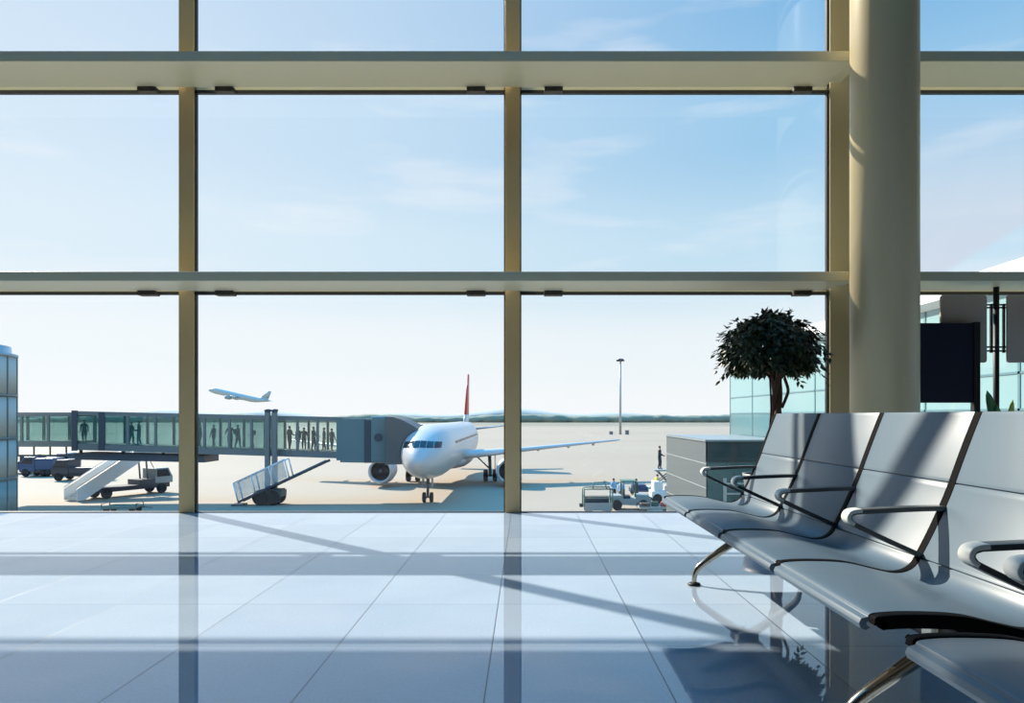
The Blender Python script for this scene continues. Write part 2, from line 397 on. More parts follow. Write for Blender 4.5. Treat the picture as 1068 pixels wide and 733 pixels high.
# ------------------------------------------------------------------ ficus tree
KT = 5.85
def leaf(b, p, d, n, L_, W):
    d = d.normalized(); s = d.cross(n).normalized(); n2 = s.cross(d)
    q = [p, p + d * L_ * .35 + s * W * .5 - n2 * L_ * .02, p + d * L_ - n2 * L_ * .12, p + d * L_ * .35 - s * W * .5 - n2 * L_ * .02, p + d * L_ * .4 + n2 * L_ * .06]
    v = [b.bm.verts.new(x) for x in q]
    for t in ((0, 1, 4), (1, 2, 4), (2, 3, 4), (3, 0, 4)):
        b.bm.faces.new([v[i] for i in t])
def make_ficus():
    cx = 2.045
    root = thing('ficus_tree', 'potted ficus with a ball crown and braided trunk behind the bench by the column', 'tree', (cx, KT, 0))
    MB().lathe([(.17, 0), (.215, .36), (.225, .40), (.205, .40), (.20, .36), (.01, .355)], n=32).build('pot', M_POT, root)
    MB().lathe([(.2, .34), (.12, .365), (.0, .37)], n=24).build('soil', M_SOIL, root)
    for j in range(3):
        pts = []
        for t in range(24):
            z = .35 + t * .045; a = j * 2 * PI / 3 + z * 7.5
            r = .022 + .012 * (z > 1.2)
            pts.append((r * math.cos(a) + .055, r * math.sin(a), z))
        MB().tube(pts, [.034 - .0005 * t for t in range(24)], 8).build('trunk', M_BARK, root)
    b = MB(); b.tube(smooth_path([(.105, .02, .95), (.135, .01, 1.03), (.15, .0, 1.1), (.12, .0, 1.2)], 5), .013, 7); b.build('side_stem', M_BARK, root)
    b = MB(); b.tube(smooth_path([(-.02, -.06, .36), (-.012, -.07, .68), (-.028, -.07, .76), (-.012, -.06, .95), (-.02, -.05, 1.22)], 5), .008, 6); b.build('support_stake', M_BLACK, root)
    # crown: rounded cushion flat below
    b = MB(); R = random.Random(3)
    for i in range(3000):
        th = R.uniform(0, 2 * PI); u = R.uniform(-.55, 1)
        rr = R.uniform(.55, 1.0) ** .5
        cz = math.sqrt(max(0, 1 - u * u)) if u > 0 else math.sqrt(max(0, 1 - (u / .75) ** 2 * .8))
        lump = 1 + .10 * math.sin(3 * th + 1) + .07 * math.sin(5 * th + 4 * u)
        p = Vector((.375 * cz * math.cos(th) * rr * lump, .36 * cz * math.sin(th) * rr * lump, 1.40 + (.345 if u > 0 else .30) * u * (rr if u > 0 else rr * 1.0)))
        out = Vector((p.x, p.y, (p.z - 1.38) * .5)); out = out.normalized() if out.length > .01 else Vector((0, 0, 1))
        d = out * R.uniform(.3, 1) + Vector((R.uniform(-.6, .6), R.uniform(-.6, .6), R.uniform(-1.5, -.1)))
        leaf(b, p, d, (out + Vector((R.uniform(-.5, .5), R.uniform(-.5, .5), R.uniform(0, .8)))).normalized(), R.uniform(.05, .085), R.uniform(.034, .05))
    for i in range(46):
        th = R.uniform(0, 2 * PI); u = R.uniform(-.5, .9); cz = math.sqrt(1 - u * u)
        base = Vector((.36 * cz * math.cos(th), .35 * cz * math.sin(th), 1.41 + .33 * u)); out = Vector((math.cos(th) * cz, math.sin(th) * cz, u * .6)).normalized()
        for q in range(7):
            p = base + out * (.02 + .014 * q) + Vector((0, 0, -.0022 * q * q))
            leaf(b, p, out + Vector((R.uniform(-.9, .9), R.uniform(-.9, .9), R.uniform(-1.2, .1))), Vector((R.uniform(-.4, .4), R.uniform(-.4, .4), 1)).normalized(), R.uniform(.05, .075), R.uniform(.03, .042))
    b.build('foliage', M_LEAF, root)
    b = MB()
    for j in range(14):
        a = R.uniform(0, 2 * PI); l = R.uniform(.2, .34); z = R.uniform(1.3, 1.62)
        b.tube(smooth_path([(.05, 0, 1.15), (.03 + .4 * l * math.cos(a), .4 * l * math.sin(a), 1.15 + .5 * (z - 1.15)), (l * math.cos(a), l * math.sin(a), z)], 4), [.012 - .001 * t for t in range(9)], 5)
    b.build('branches', M_BARK, root)
    return root
make_ficus()

# ------------------------------------------------------------------ panels behind the bench, right of the column
SY = 6.02
def PX(x, Y): return (x - CX) * Y / F
def PZ(y, Y): return CAMH + (HY - y) * Y / F
xl, xr = 3.14, PX(1020, SY)
sg = thing('sign_stand', 'dark navy blank sign panel on black posts beside the column', 'sign', ((xl + xr) / 2, SY, 0))
hw = (xr - xl) / 2
MB().box(-hw + .01, hw - .03, -.015, .015, PZ(420, SY), PZ(337, SY)).build('panel', M_NAVY, sg, bevel=.004)
for s_ in (-1, 1): MB().box(s_ * (hw - .022) - .027, s_ * (hw - .022) + .027, -.028, .028, .02, PZ(336, SY)).build('post', M_BLACK, sg, bevel=.005)
MB().box(-hw, hw, -.16, .16, 0, .02).build('base_plate', M_BLACK, sg, bevel=.004)

PYY = 6.15
px = PX(1039, PYY)
st = thing('panel_post', 'black floor to beam post carrying rounded taupe panels at the right window', 'post', (px, PYY, 0))
MB().tube([(0, 0, 0), (0, 0, 2.014)], .024, 16).build('pole', M_BLACK, st)
MB().lathe([(.07, 0), (.07, .012), (.026, .016)], n=24).build('base_plate', M_BLACK, st)
def rounded(x0, x1, z0, z1, r):
    pts = []
    for cx_, cz_, a0 in ((x1 - r, z1 - r, 0), (x0 + r, z1 - r, PI / 2), (x0 + r, z0 + r, PI), (x1 - r, z0 + r, 1.5 * PI)):
        for q in range(7): a = a0 + q * PI / 12; pts.append((cx_ + r * math.cos(a), cz_ + r * math.sin(a)))
    return pts
for (a, b_) in ((978, 1026), (1047, 1097)):
    pn = MB().poly(rounded(PX(a, PYY) - px, PX(b_, PYY) - px, PZ(378.5, PYY), PZ(308.5, PYY), .025), -.045, -.025).build('panel', M_TAUPE, st, bevel=.003)
b = MB()
for yy in (318, 321, 362, 366):
    b.tube([(PX(1024, PYY) - px, -.01, PZ(yy, PYY)), (PX(1049, PYY) - px, -.01, PZ(yy, PYY))], .0075, 8)
for xx in (1033, 1046): b.box(PX(xx, PYY) - px - .008, PX(xx, PYY) - px + .008, -.02, 0, PZ(368, PYY), PZ(317, PYY))
b.build('bracket', M_DARKM, st)

bp = thing('broad_leaf_plant', 'potted plant with broad upright green leaves low by the black post', 'plant', (4.09, 5.98, 0))
MB().lathe([(.10, 0), (.13, .26), (.135, .28), (.12, .28), (.01, .27)], n=28).build('pot', M_POT, bp)
MB().lathe([(.12, .265), (.0, .28)], n=20).build('soil', M_SOIL, bp)
def broad(root, base, tip, w, m):
    b = MB(); base = Vector(base); tip = Vector(tip); rings = []
    side = Vector((1, .25, 0)).normalized(); prev = None
    mid = (base + tip) / 2 + Vector(((tip.x - base.x) * -.25, 0, .03))
    pts = [Vector(p) for p in smooth_path([tuple(base), tuple(mid), tuple(tip)], 6)]
    n = len(pts)
    for i, p in enumerate(pts):
        t = i / (n - 1); ww = .006 if t < .4 else w * math.sin(PI * min(1, (t - .4) / .6)) ** .8 + .004
        rings.append([p - side * ww + Vector((0, -.15 * ww, 0)), p + Vector((0, .004, 0)), p + side * ww + Vector((0, -.15 * ww, 0)), p - Vector((0, .004, 0))])
    b.loft(rings); return b.build('leaf', m, root)
for (dx, dz, w, m) in ((-.12, 1.10, .055, M_BROAD), (-.04, .98, .05, M_BROAD), (.10, 1.02, .035, M_BROADY), (-.13, .80, .05, M_BROAD), (.03, .78, .05, M_BROAD), (.15, .72, .04, M_BROADY)):
    broad(bp, (dx * .15, 0, .27), (dx, .04, dz), w, m)

# ------------------------------------------------------------------ outside: ground, distance
def ground_mat():
    m = bpy.data.materials.new('apron_concrete'); m.use_nodes = True
    nt = m.node_tree; b = nt.nodes['Principled BSDF']; N = nt.nodes.new; L = nt.links.new
    geo = N('ShaderNodeNewGeometry'); sp = N('ShaderNodeSeparateXYZ'); L(geo.outputs['Position'], sp.inputs[0])
    mp = N('ShaderNodeMapping'); mp.inputs['Scale'].default_value = (.006, .05, 1); L(geo.outputs['Position'], mp.inputs['Vector'])
    nz = N('ShaderNodeTexNoise'); nz.inputs['Scale'].default_value = 1.0; nz.inputs['Detail'].default_value = 5; L(mp.outputs[0], nz.inputs['Vector'])
    mx = N('ShaderNodeMix'); mx.data_type = 'RGBA'; L(nz.outputs['Fac'], mx.inputs['Factor'])
    mx.inputs['A'].default_value = lin((148, 133, 115)) + (1,); mx.inputs['B'].default_value = lin((166, 151, 133)) + (1,)
    gt = N('ShaderNodeMapRange'); gt.inputs['From Min'].default_value = 430; gt.inputs['From Max'].default_value = 470; L(sp.outputs['Y'], gt.inputs['Value'])
    m2 = N('ShaderNodeMix'); m2.data_type = 'RGBA'; L(gt.outputs[0], m2.inputs['Factor']); L(mx.outputs['Result'], m2.inputs['A'])
    m2.inputs['B'].default_value = lin((132, 124, 106)) + (1,)
    L(m2.outputs['Result'], b.inputs['Base Color']); b.inputs['Roughness'].default_value = .85
    return m
g = MB(); g.box(-900, 900, 6.9, 1400, GZ - .5, GZ)
struct(g.build('ground', ground_mat()), 'wide pale concrete apron outside the windows', 'apron')
# distant tree line
R = random.Random(11)
b = MB(); rings = []
xs = [-700 + i * 6 for i in range(250)]
def hh(x, ph): return 6.6 + 1.3 * math.sin(x * .017 + ph) + 1.1 * math.sin(x * .043 + 2 * ph) + R.uniform(-.5, .7) + (3.6 * math.exp(-((x - 212) / 36) ** 2)) + 2.0 * math.exp(-((x + 150) / 40) ** 2)
for x in xs:
    h = max(3.5, hh(x, 1.0)); yo = R.uniform(-4, 4)
    rings.append([(x, 712 + yo, GZ), (x, 714 + yo, GZ + h * .75), (x, 722 + yo, GZ + h), (x, 738 + yo, GZ + h * .8), (x, 745, GZ)])
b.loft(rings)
tag(b.build('treeline', mat('far_trees_haze', (138, 142, 124), .9, var=.3, scale=.05)), 'low green line of trees on the horizon, distance haze in its colour', 'trees', None, 'stuff')  # haze of distance put into the tree colour
b = MB(); rings = []
for i in range(90):
    x = -1300 + i * 30; h = 12 + 5 * math.sin(i * .33) + 4 * math.sin(i * .9 + 1) + R.uniform(-.6, .6)
    rings.append([(x, 1180, GZ), (x, 1215, GZ + h * .8), (x, 1260, GZ + h), (x, 1320, GZ)])
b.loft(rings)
struct(b.build('hills', mat('far_hills_haze', (160, 164, 160), .9, var=.1, scale=.02)), 'low hills on the horizon, distance haze in their pale colour', 'hills')  # pale hill colour carries the distance haze

# ------------------------------------------------------------------ airliners
M_WHITE = mat('aircraft_white', (192, 190, 190), .28, var=.02, scale=.5)
M_RED = mat('livery_red', (206, 66, 62), .35, var=.04)
M_ENG = mat('nacelle_grey', (196, 198, 202), .3, var=.03, scale=1)
M_FAN = mat('fan_dark', (30, 32, 36), .4, metal=.5)
M_TYRE = mat('tyre_rubber', (22, 22, 24), .8)
M_COCKPIT = mat('cockpit_glass', (14, 26, 42), .08, spec=.6)
M_STRUT = mat('gear_strut', (120, 124, 128), .35, metal=.6)
M_PALE = mat('pale_haze_aircraft', (184, 196, 198), .5, var=.03, scale=.5)  # distance haze painted into the climbing airliner's colours
M_PALE2 = mat('mid_haze_aircraft', (150, 166, 170), .5, var=.03, scale=.5)
SEC = [(0, .06, .06, 3.22), (.15, .34, .36, 3.22), (.45, .66, .70, 3.26), (.9, .95, .99, 3.34), (1.5, 1.22, 1.26, 3.45), (2.2, 1.45, 1.50, 3.56), (3.0, 1.64, 1.71, 3.65), (4.0, 1.81, 1.87, 3.71), (5.2, 1.93, 1.98, 3.75),
       (6.6, 1.975, 2.05, 3.76), (31, 1.975, 2.05, 3.76), (34.5, 1.78, 1.80, 3.98), (38.0, 1.32, 1.32, 4.42), (41.5, .74, .78, 4.92), (44.0, .28, .36, 5.30), (44.5, .12, .18, 5.36)]
def sec_at(y):
    for a, b_ in zip(SEC, SEC[1:]):
        if a[0] <= y <= b_[0]:
            t = (y - a[0]) / (b_[0] - a[0]); return [a[q] + (b_[q] - a[q]) * t for q in (1, 2, 3)]
    return SEC[-1][1:]
def nose_point(x, z, out=.015):
    y = 0.02
    while y < 7:
        rx, rz, zc = sec_at(y)
        if (x / rx) ** 2 + ((z - zc) / rz) ** 2 <= 1: break
        y += .01
    return Vector((x * (1 + out / 2), y - out, z + out))
def airfoil_ring(x, yle, chord, z, th, lean=0):
    pr = [(0, 0), (.08, .45), (.3, .5), (.65, .3), (1, .03), (.65, -.2), (.3, -.35), (.08, -.3)]
    return [(x, yle + u * chord, z + v * th) for u, v in pr]
def make_airliner(name, label, mw, mf, mred, gear=True):
    root = thing(name, label, 'airplane')
    b = MB(); rings = []
    for y, rx, rz, zc in SEC: rings.append([(rx * math.cos(2 * PI * q / 40), y, zc + rz * math.sin(2 * PI * q / 40)) for q in range(40)])
    b.loft(rings); b.build('fuselage', mw, root)
    if gear:
        for xa, xb in ((-1.34, -.92), (-.88, -.46), (-.42, -.02)):
            for s_ in (1, -1):
                b = MB(); n = 5
                G = []
                for i in range(n + 1):
                    x = (xa + (xb - xa) * i / n) * s_; top = 4.72 - .10 * abs(x); bot = 4.26 - .06 * abs(x)
                    G.append([b.bm.verts.new(nose_point(x, bot + (top - bot) * q / 3)) for q in range(4)])
                for i in range(n):
                    for q in range(3): b.bm.faces.new((G[i][q], G[i + 1][q], G[i + 1][q + 1], G[i][q + 1]))
                b.build('cockpit_window', M_COCKPIT, root)
        for s_ in (1, -1):
            for i in range(44):
                y = 7 + i * .55
                rx, rz, zc = sec_at(y); z = 4.35; x = rx * math.sqrt(max(0, 1 - ((z - zc) / rz) ** 2)) + .004
                MB().box(s_ * x - .01, s_ * x + .01, y, y + .24, z - .17, z + .17).build('cabin_window', M_COCKPIT, root)
    for s_ in (1, -1):
        b = MB(); b.loft([airfoil_ring(s_ * 1.2, 16.2, 7.2, 2.75, 1.0), airfoil_ring(s_ * 2.0, 16.6, 6.6, 2.80, .95), airfoil_ring(s_ * 6.4, 19.0, 4.0, 3.12, .55), airfoil_ring(s_ * 16.6, 24.4, 1.6, 3.95, .20), airfoil_ring(s_ * 17.0, 24.9, 1.0, 3.98, .08)])
        w = b.build('wing', mw, root)
        b = MB(); b.loft([airfoil_ring(s_ * 17.0, 24.6, 1.3, 3.35, .06), airfoil_ring(s_ * 17.02, 24.6, 1.3, 3.98, .06), airfoil_ring(s_ * 17.1, 25.2, .6, 4.6, .04)])
        for xf in (8.5, 11.6, 14.2):
            t = (xf - 6.4) / 10.2; yy = 19 + 5.4 * t; ch = 4 - 2.4 * t
            b2 = MB(); b2.lathe([(.02, 0), (.16, .5), (.17, 1.4), (.02, 2.4)], (s_ * xf, yy + ch * .55, 3.12 + .83 * t - .22), 'y', 10); b2.build('flap_fairing', mw, w)
        b.bm.free()
        # engine
        ox, oy, oz = s_ * 5.75, 15.5, 1.48
        b = MB(); b.lathe([(.86, .60), (.86, .25), (.90, .05), (.98, 0), (1.08, .12), (1.18, .7), (1.20, 1.6), (1.05, 3.0), (.78, 3.9), (.70, 3.9), (.66, 3.2)], (ox, oy, oz), 'y', 36, False)
        e = b.build('engine', mf, root)
        MB().lathe([(.875, .5), (.88, .52), (.01, .53)], (ox, oy, oz), 'y', 30).build('fan', M_FAN if gear else M_PALE2, e)
        MB().lathe([(.01, .18), (.12, .3), (.24, .52)], (ox, oy, oz), 'y', 16).build('spinner', M_STRUT if gear else M_PALE2, e)
        MB().lathe([(.62, 3.2), (.5, 4.4), (.38, 4.9), (.05, 5.5)], (ox, oy, oz), 'y', 20).build('exhaust_cone', M_STRUT if gear else M_PALE2, e)
        b = MB(); b.hexa([Vector(p) for p in ((ox - .12, oy + .9, oz + 1.12), (ox + .12, oy + .9, oz + 1.12), (ox - .16, oy + 4.6, oz + .7), (ox + .16, oy + 4.6, oz + .7),
                                              (ox - .10, oy + 1.6, oz + 1.45), (ox + .10, oy + 1.6, oz + 1.45), (ox - .12, oy + 5.4, oz + 1.6), (ox + .12, oy + 5.4, oz + 1.6))])
        b.build('pylon', mf, e)
        b = MB(); b.loft([airfoil_ring(s_ * .5, 39.0, 3.6, 4.75, .35), airfoil_ring(s_ * 6.2, 42.6, 1.5, 5.35, .14)]); b.build('tailplane', mw, root)
    # fin, thickened profile in x
    def fin_ring(z, yle, ch, th):
        return [(v * th, yle + u * ch, z) for u, v in ((0, 0), (.1, .4), (.35, .5), (1, .04), (1, -.04), (.35, -.5), (.1, -.4))]
    b = MB(); b.loft([fin_ring(5.3, 35.6, 6.8, .5), fin_ring(6.6, 37.2, 5.6, .42)]); b.mi = 1
    b.loft([fin_ring(6.6, 37.2, 5.6, .42), fin_ring(11.7, 41.3, 2.3, .2)]); b.build('tail_fin', [mw, mred], root)
    # belly fairing
    b = MB(); rings = []
    for y, sx, sz in ((14.5, .3, .2), (16, 1.6, .7), (19, 2.1, .9), (23, 2.1, .9), (26, 1.5, .6), (28, .3, .2)):
        rings.append([(sx * math.cos(2 * PI * q / 24), y, 2.35 + sz * math.sin(2 * PI * q / 24)) for q in range(24)])
    b.loft(rings); b.build('belly_fairing', mw, root)
    def wheel(b, x, y, r, w): b.lathe([(r * .55, x - w / 2), (r * .94, x - w / 2), (r, x - w / 4), (r, x + w / 4), (r * .94, x + w / 2), (r * .55, x + w / 2)], (0, y, r), 'x', 24)
    if gear:
        b = MB(); b.tube([(0, 5.1, .4), (0, 5.1, 1.9)], [.09, .12], 12); b.tube([(0, 5.1, 1.0), (0, 6.1, 1.9)], .05, 8); b.box(-.35, .35, 5.02, 5.18, .33, .45); ng = b.build('nose_gear', M_STRUT, root)
        for s_ in (-1, 1):
            b = MB(); wheel(b, s_ * .27, 5.1, .38, .22); b.build('wheel', M_TYRE, ng)
            b = MB(); b.box(s_ * .34 - .02, s_ * .34 + .02, 4.6, 5.5, 1.15, 1.85); b.build('gear_door', mw, ng)
            b = MB(); b.lathe([(.06, -.02), (.08, .02), (.01, .05)], (s_ * .12, 5.0, 1.28), 'y', 12); b.build('gear_lamp', M_ENG, ng)
        for s_ in (-1, 1):
            b = MB(); b.tube([(s_ * 3.8, 22.0, .5), (s_ * 3.7, 22.0, 2.9)], [.14, .18], 12); b.tube([(s_ * 3.78, 22.0, 1.2), (s_ * 2.3, 22.0, 2.6)], .07, 8); b.box(s_ * 3.8 - .55, s_ * 3.8 + .55, 21.9, 22.1, .48, .66)
            mg = b.build('main_gear', M_STRUT, root)
            for q in (-1, 1):
                b = MB(); wheel(b, s_ * 3.8 + q * .46, 22.0, .58, .40); b.build('wheel', M_TYRE, mg)
            b = MB(); b.box(s_ * 4.25, s_ * 4.25 + s_ * .05, 21.2, 22.8, 1.2, 2.8); b.build('gear_door', mw, mg)
    return root
plane = make_airliner('airliner', 'white airliner with red tail parked nose-on at the jet bridge', M_WHITE, M_ENG, M_RED)
plane.location = (-7.25, 46.9, GZ)
fly = make_airliner('climbing_airliner', 'small airliner, pale blue with painted-in haze, climbing away in the sky at left', M_PALE, M_PALE2, M_PALE, gear=False)
pp = P(217.5, 406.5, 480)
fly.rotation_euler = (math.radians(-12.6), 0, math.radians(-90 - 4)); fly.rotation_mode = 'XYZ'
_rot = Matrix.Rotation(math.radians(-94), 4, 'Z') @ Matrix.Rotation(math.radians(-12.6), 4, 'X')
fly.location = Vector(pp) - (_rot @ Vector((0, 0, 3.3)))

# ------------------------------------------------------------------ jet bridge
M_BR = mat('bridge_grey_blue', (116, 124, 126), .45, var=.05, scale=.6)
M_BRD = mat('bridge_dark', (62, 74, 88), .5, var=.05, scale=.6)
M_BRT = mat('bridge_teal_panel', (96, 126, 132), .4, var=.06, scale=.8)
M_BELLOW = mat('bellows_grey', (98, 98, 98), .7, var=.08, scale=1.5)
M_GTEAL = glass_mat('bridge_glass_green', (.80, .92, .91), 1.0, .18, (96, 145, 142))
M_GCLEAR = glass_mat('bridge_glass_clear', (.93, .98, .965), 1.0, .05, (150, 190, 185))
M_STEELW = mat('white_steel', (224, 226, 228), .45, var=.04, scale=1)
M_BGREY = mat('bridge_floor', (90, 92, 94), .8)
BY0, BY1 = 51.5, 54.3
KB = BY0 / F
def bx(x): return (x - CX) * KB
def bz(y): return CAMH + (HY - y) * KB
br = thing('jet_bridge', 'glazed passenger boarding bridge reaching from the left to the parked airliner', 'jet bridge', (bx(286), 52.9, GZ))
BO = Vector((bx(286), 52.9, GZ))
def slab(b, xa, xb, y0, y1, za0, za1, zb0, zb1):   # sloping box: z range at xa and at xb
    b.hexa([Vector(p) - BO for p in ((xa, y0, za0), (xb, y0, zb0), (xa, y1, za0), (xb, y1, zb0), (xa, y0, za1), (xb, y0, zb1), (xa, y1, za1), (xb, y1, zb1))])
def tunnel(nm, xa, xb, top, bot, yy0, yy1, posts, glass, cut, wb=.42):
    """top/bot: heights at both ends; posts: x of uprights"""
    def zt(x): return top[0] + (top[1] - top[0]) * (x - xa) / (xb - xa)
    def zb(x): return bot[0] + (bot[1] - bot[0]) * (x - xa) / (xb - xa)
    b = MB()
    slab(b, xa, xb, yy0, yy1, zt(xa) - .30, zt(xa), zt(xb) - .30, zt(xb))
    slab(b, xa, xb, yy0, yy1, zb(xa), zb(xa) + wb, zb(xb), zb(xb) + wb)
    for x in posts:
        for y in (yy0, yy1 - .12): slab(b, x - .09, x + .09, y, y + .12, zb(x) + wb, zt(x) - .30, zb(x) + wb, zt(x) - .30)
    f = b.build(nm, M_BR, br)
    for q, (x0_, x1_) in enumerate(zip(posts, posts[1:])):
        x0_ += .09; x1_ -= .09
        for y in (yy0 + .05, yy1 - .09):
            b = MB(); slab(b, x0_, x1_, y, y + .03, zb(x0_) + wb, zt(x0_) - .30, zb(x1_) + wb, zt(x1_) - .30)
            b.build('tunnel_pane', glass if (x1_ <= cut) else M_GCLEAR, f)
    return zb
tunnel('inner_tunnel', bx(-20), bx(76), (bz(430), bz(430)), (bz(466), bz(466)), BY0 + .15, BY1 - .15, [bx(-20), bx(3), bx(20.5), bx(48.5), bx(76)], M_GTEAL, 0)
zb_ = tunnel('outer_tunnel', bx(75), bx(357), (bz(428.5), bz(435)), (bz(469), bz(478)), BY0, BY1, [bx(v) for v in (75.5, 108, 133, 162, 190, 213, 239, 262, 284, 310, 331, 355)], M_GTEAL, bx(285), .45)
b = MB(); slab(b, bx(75), bx(81), BY0 - .06, BY0, bz(470), bz(428), bz(470), bz(428)); slab(b, bx(103), bx(109), BY0 - .06, BY0, bz(470), bz(430), bz(470), bz(430)); b.build('tunnel_collar', M_BRD, br)
b = MB(); slab(b, bx(-20), bx(75), BY0 + .4, BY0 + .6, bz(476.5), bz(474.5), bz(476.5), bz(474.5))
for q in range(5): slab(b, bx(-4 + q * 17), bx(-3 + q * 17), BY0 + .45, BY0 + .55, bz(475), bz(466), bz(475), bz(466))
b.build('cable_rail', M_BRD, br)
b = MB(); slab(b, bx(76), bx(212), BY0 + .2, BY1 - .2, bz(479.5), bz(472.5), bz(482.5), bz(475.5))
for v in (78, 123, 165, 208): slab(b, bx(v), bx(v + 2), BY0 + .5, BY0 + .7, bz(474), bz(469), bz(476), bz(470))
b.build('slide_beam', M_BRD, br)
b = MB(); slab(b, bx(355), bx(382), BY0 - .08, BY1 + .1, bz(482), bz(436.5), bz(482.5), bz(436.5)); slab(b, bx(351), bx(355), BY0 - .04, BY1, bz(480), bz(437), bz(480), bz(437)); b.build('end_tunnel', M_BRT, br)
b = MB(); slab(b, bx(380.5), bx(388), BY0 - .2, BY1 + .2, bz(482.5), bz(438), bz(482.5), bz(438)); b.build('cab_collar', M_BRD, br)
# rotating cab drawn as a drum segment
b = MB(); pts = []
cxr = (bx(388) + bx(404)) / 2
pts = [(bx(387.5), BY0 - .3), (bx(404.5), BY0 - .3), (bx(404.5), BY1 + .3), (bx(387.5), BY1 + .3)]
b.poly([(p[0] - BO.x, p[1] - BO.y) for p in pts], bz(482.5) - GZ, bz(434) - GZ, 'xy'); cab = b.build('cab', M_BRT, br, bevel=.15)
b = MB(); b.lathe([(.30, 0), (.30, .03), (.22, .05)], (bx(395.5) - BO.x, BY0 - .35 - BO.y, bz(456) - GZ), 'y', 20); b.build('porthole', M_BRD, cab)
# bellows hood hugging the fuselage
hood = [(-10.1, .86), (-9.5, .82), (-8.9, .62), (-8.35, .34), (-7.95, .12)]
arc = [(-7.25 - 2.06 * math.cos(a), -1.76 + 2.1 * math.sin(a)) for a in [math.radians(v) for v in (70, 58, 46, 34, 20, 5, -10, -24)]]
outline = hood + arc + [(-10.1, -2.62)]
b = MB(); rings = []
for q in range(9):
    y = 50.4 + q * .5; s_ = 1.0 if q % 2 == 0 else .97
    rx_, rz_, zc_ = sec_at(y - 46.9)
    arc = [(-7.25 - (rx_ + .05) * math.cos(a), GZ + zc_ + (rz_ + .05) * math.sin(a)) for a in [math.radians(v) for v in (72, 58, 46, 34, 20, 5, -10, -24)]]
    rings.append([((p[0] + 10.1) * s_ - 10.1 - BO.x, y - BO.y, (p[1] + 1) * s_ - 1 - GZ) for p in hood] + [(p[0] - BO.x, y - BO.y, p[1] - GZ) for p in arc] + [(-10.1 - BO.x, y - BO.y, -2.62 - GZ)])
b.loft(rings, smooth=False); b.build('bellows_hood', M_BELLOW, br)
# lift columns and wheel bogie
for xx, yy in ((281.5, 51.05), (289.5, 50.9)):
    b = MB(); slab(b, bx(xx) - .17, bx(xx) + .17, yy - .17, yy + .17, bz(512), bz(429.5), bz(512), bz(429.5)); lc = b.build('lift_column', M_BR, br, bevel=.03)
    b = MB(); b.lathe([(.17, bz(430) - GZ), (.24, bz(429) - GZ), (.24, bz(427) - GZ), (.1, bz(426.6) - GZ)], (bx(xx) - BO.x, yy - BO.y, 0), n=16); b.build('column_cap', M_BRD, lc)
b = MB(); slab(b, bx(274), bx(299), 50.5, 51.5, bz(516), bz(510), bz(516), bz(510)); slab(b, bx(284), bx(300), 50.2, 51.0, bz(516), bz(508), bz(516), bz(508)); slab(b, bx(279), bx(292), 50.6, 51.6, bz(514), bz(509), bz(514), bz(509)); bg = b.build('wheel_bogie', mat('bogie_green', (66, 84, 84), .6), br)
for yy in (50.35, 51.35):
    for xx in (277.5, 291):
        b = MB(); r = .56; b.lathe([(r * .5, -.17), (r * .92, -.17), (r, -.08), (r, .08), (r * .92, .17), (r * .5, .17)], (bx(xx) - BO.x, yy - BO.y, r), 'y', 22); b.build('wheel', M_TYRE, bg)
# service stairs
b = MB()
p0 = Vector((bx(258), 50.3, GZ + .28)); p1 = Vector((bx(347), 50.3, bz(479)))
for dy in (-.45, .45):
    b.tube([p0 - BO + Vector((0, dy, 0)), p1 - BO + Vector((0, dy, 0))], .10, 6)
n = 17
for q in range(n):
    c_ = p0.lerp(p1, (q + .5) / n) - BO; b.box(c_.x - .17, c_.x + .17, c_.y - .45, c_.y + .45, c_.z - .02, c_.z + .03)
b.box(p0.x - .5 - BO.x, p0.x + .3 - BO.x, p0.y - .5 - BO.y, p0.y + .5 - BO.y, 0.02, .12)
ss = b.build('service_stairs', M_BRD, br)
b = MB()
for dy in (-.45, .45):
    a0 = p0 - BO + Vector((-.35, dy, 1.35)); a1 = p0.lerp(p1, .58) - BO + Vector((-.35, dy, 1.35)); b.tube([a0, a1], .045, 6)
    for t in (0, .2, .4, .58): q_ = p0.lerp(p1, t) - BO + Vector((0, dy, 0)); b.tube([q_, q_ + Vector((-.35, 0, 1.35))], .05, 6)
b.build('handrail', M_STEELW, ss)
b = MB()
for dy in (-.45,):
    q0 = p0 - BO + Vector((0, dy, .15)); q1 = p0.lerp(p1, .56) - BO + Vector((0, dy, .15)); up = Vector((-.33, 0, 1.15)); t_ = Vector((0, .02, 0))
    b.hexa([q0, q1, q0 + t_, q1 + t_, q0 + up, q1 + up, q0 + up + t_, q1 + up + t_])
b.build('side_panel', glass_mat('stair_screen', (.9, .92, .92), 1.0, .35, (205, 210, 210)), ss)

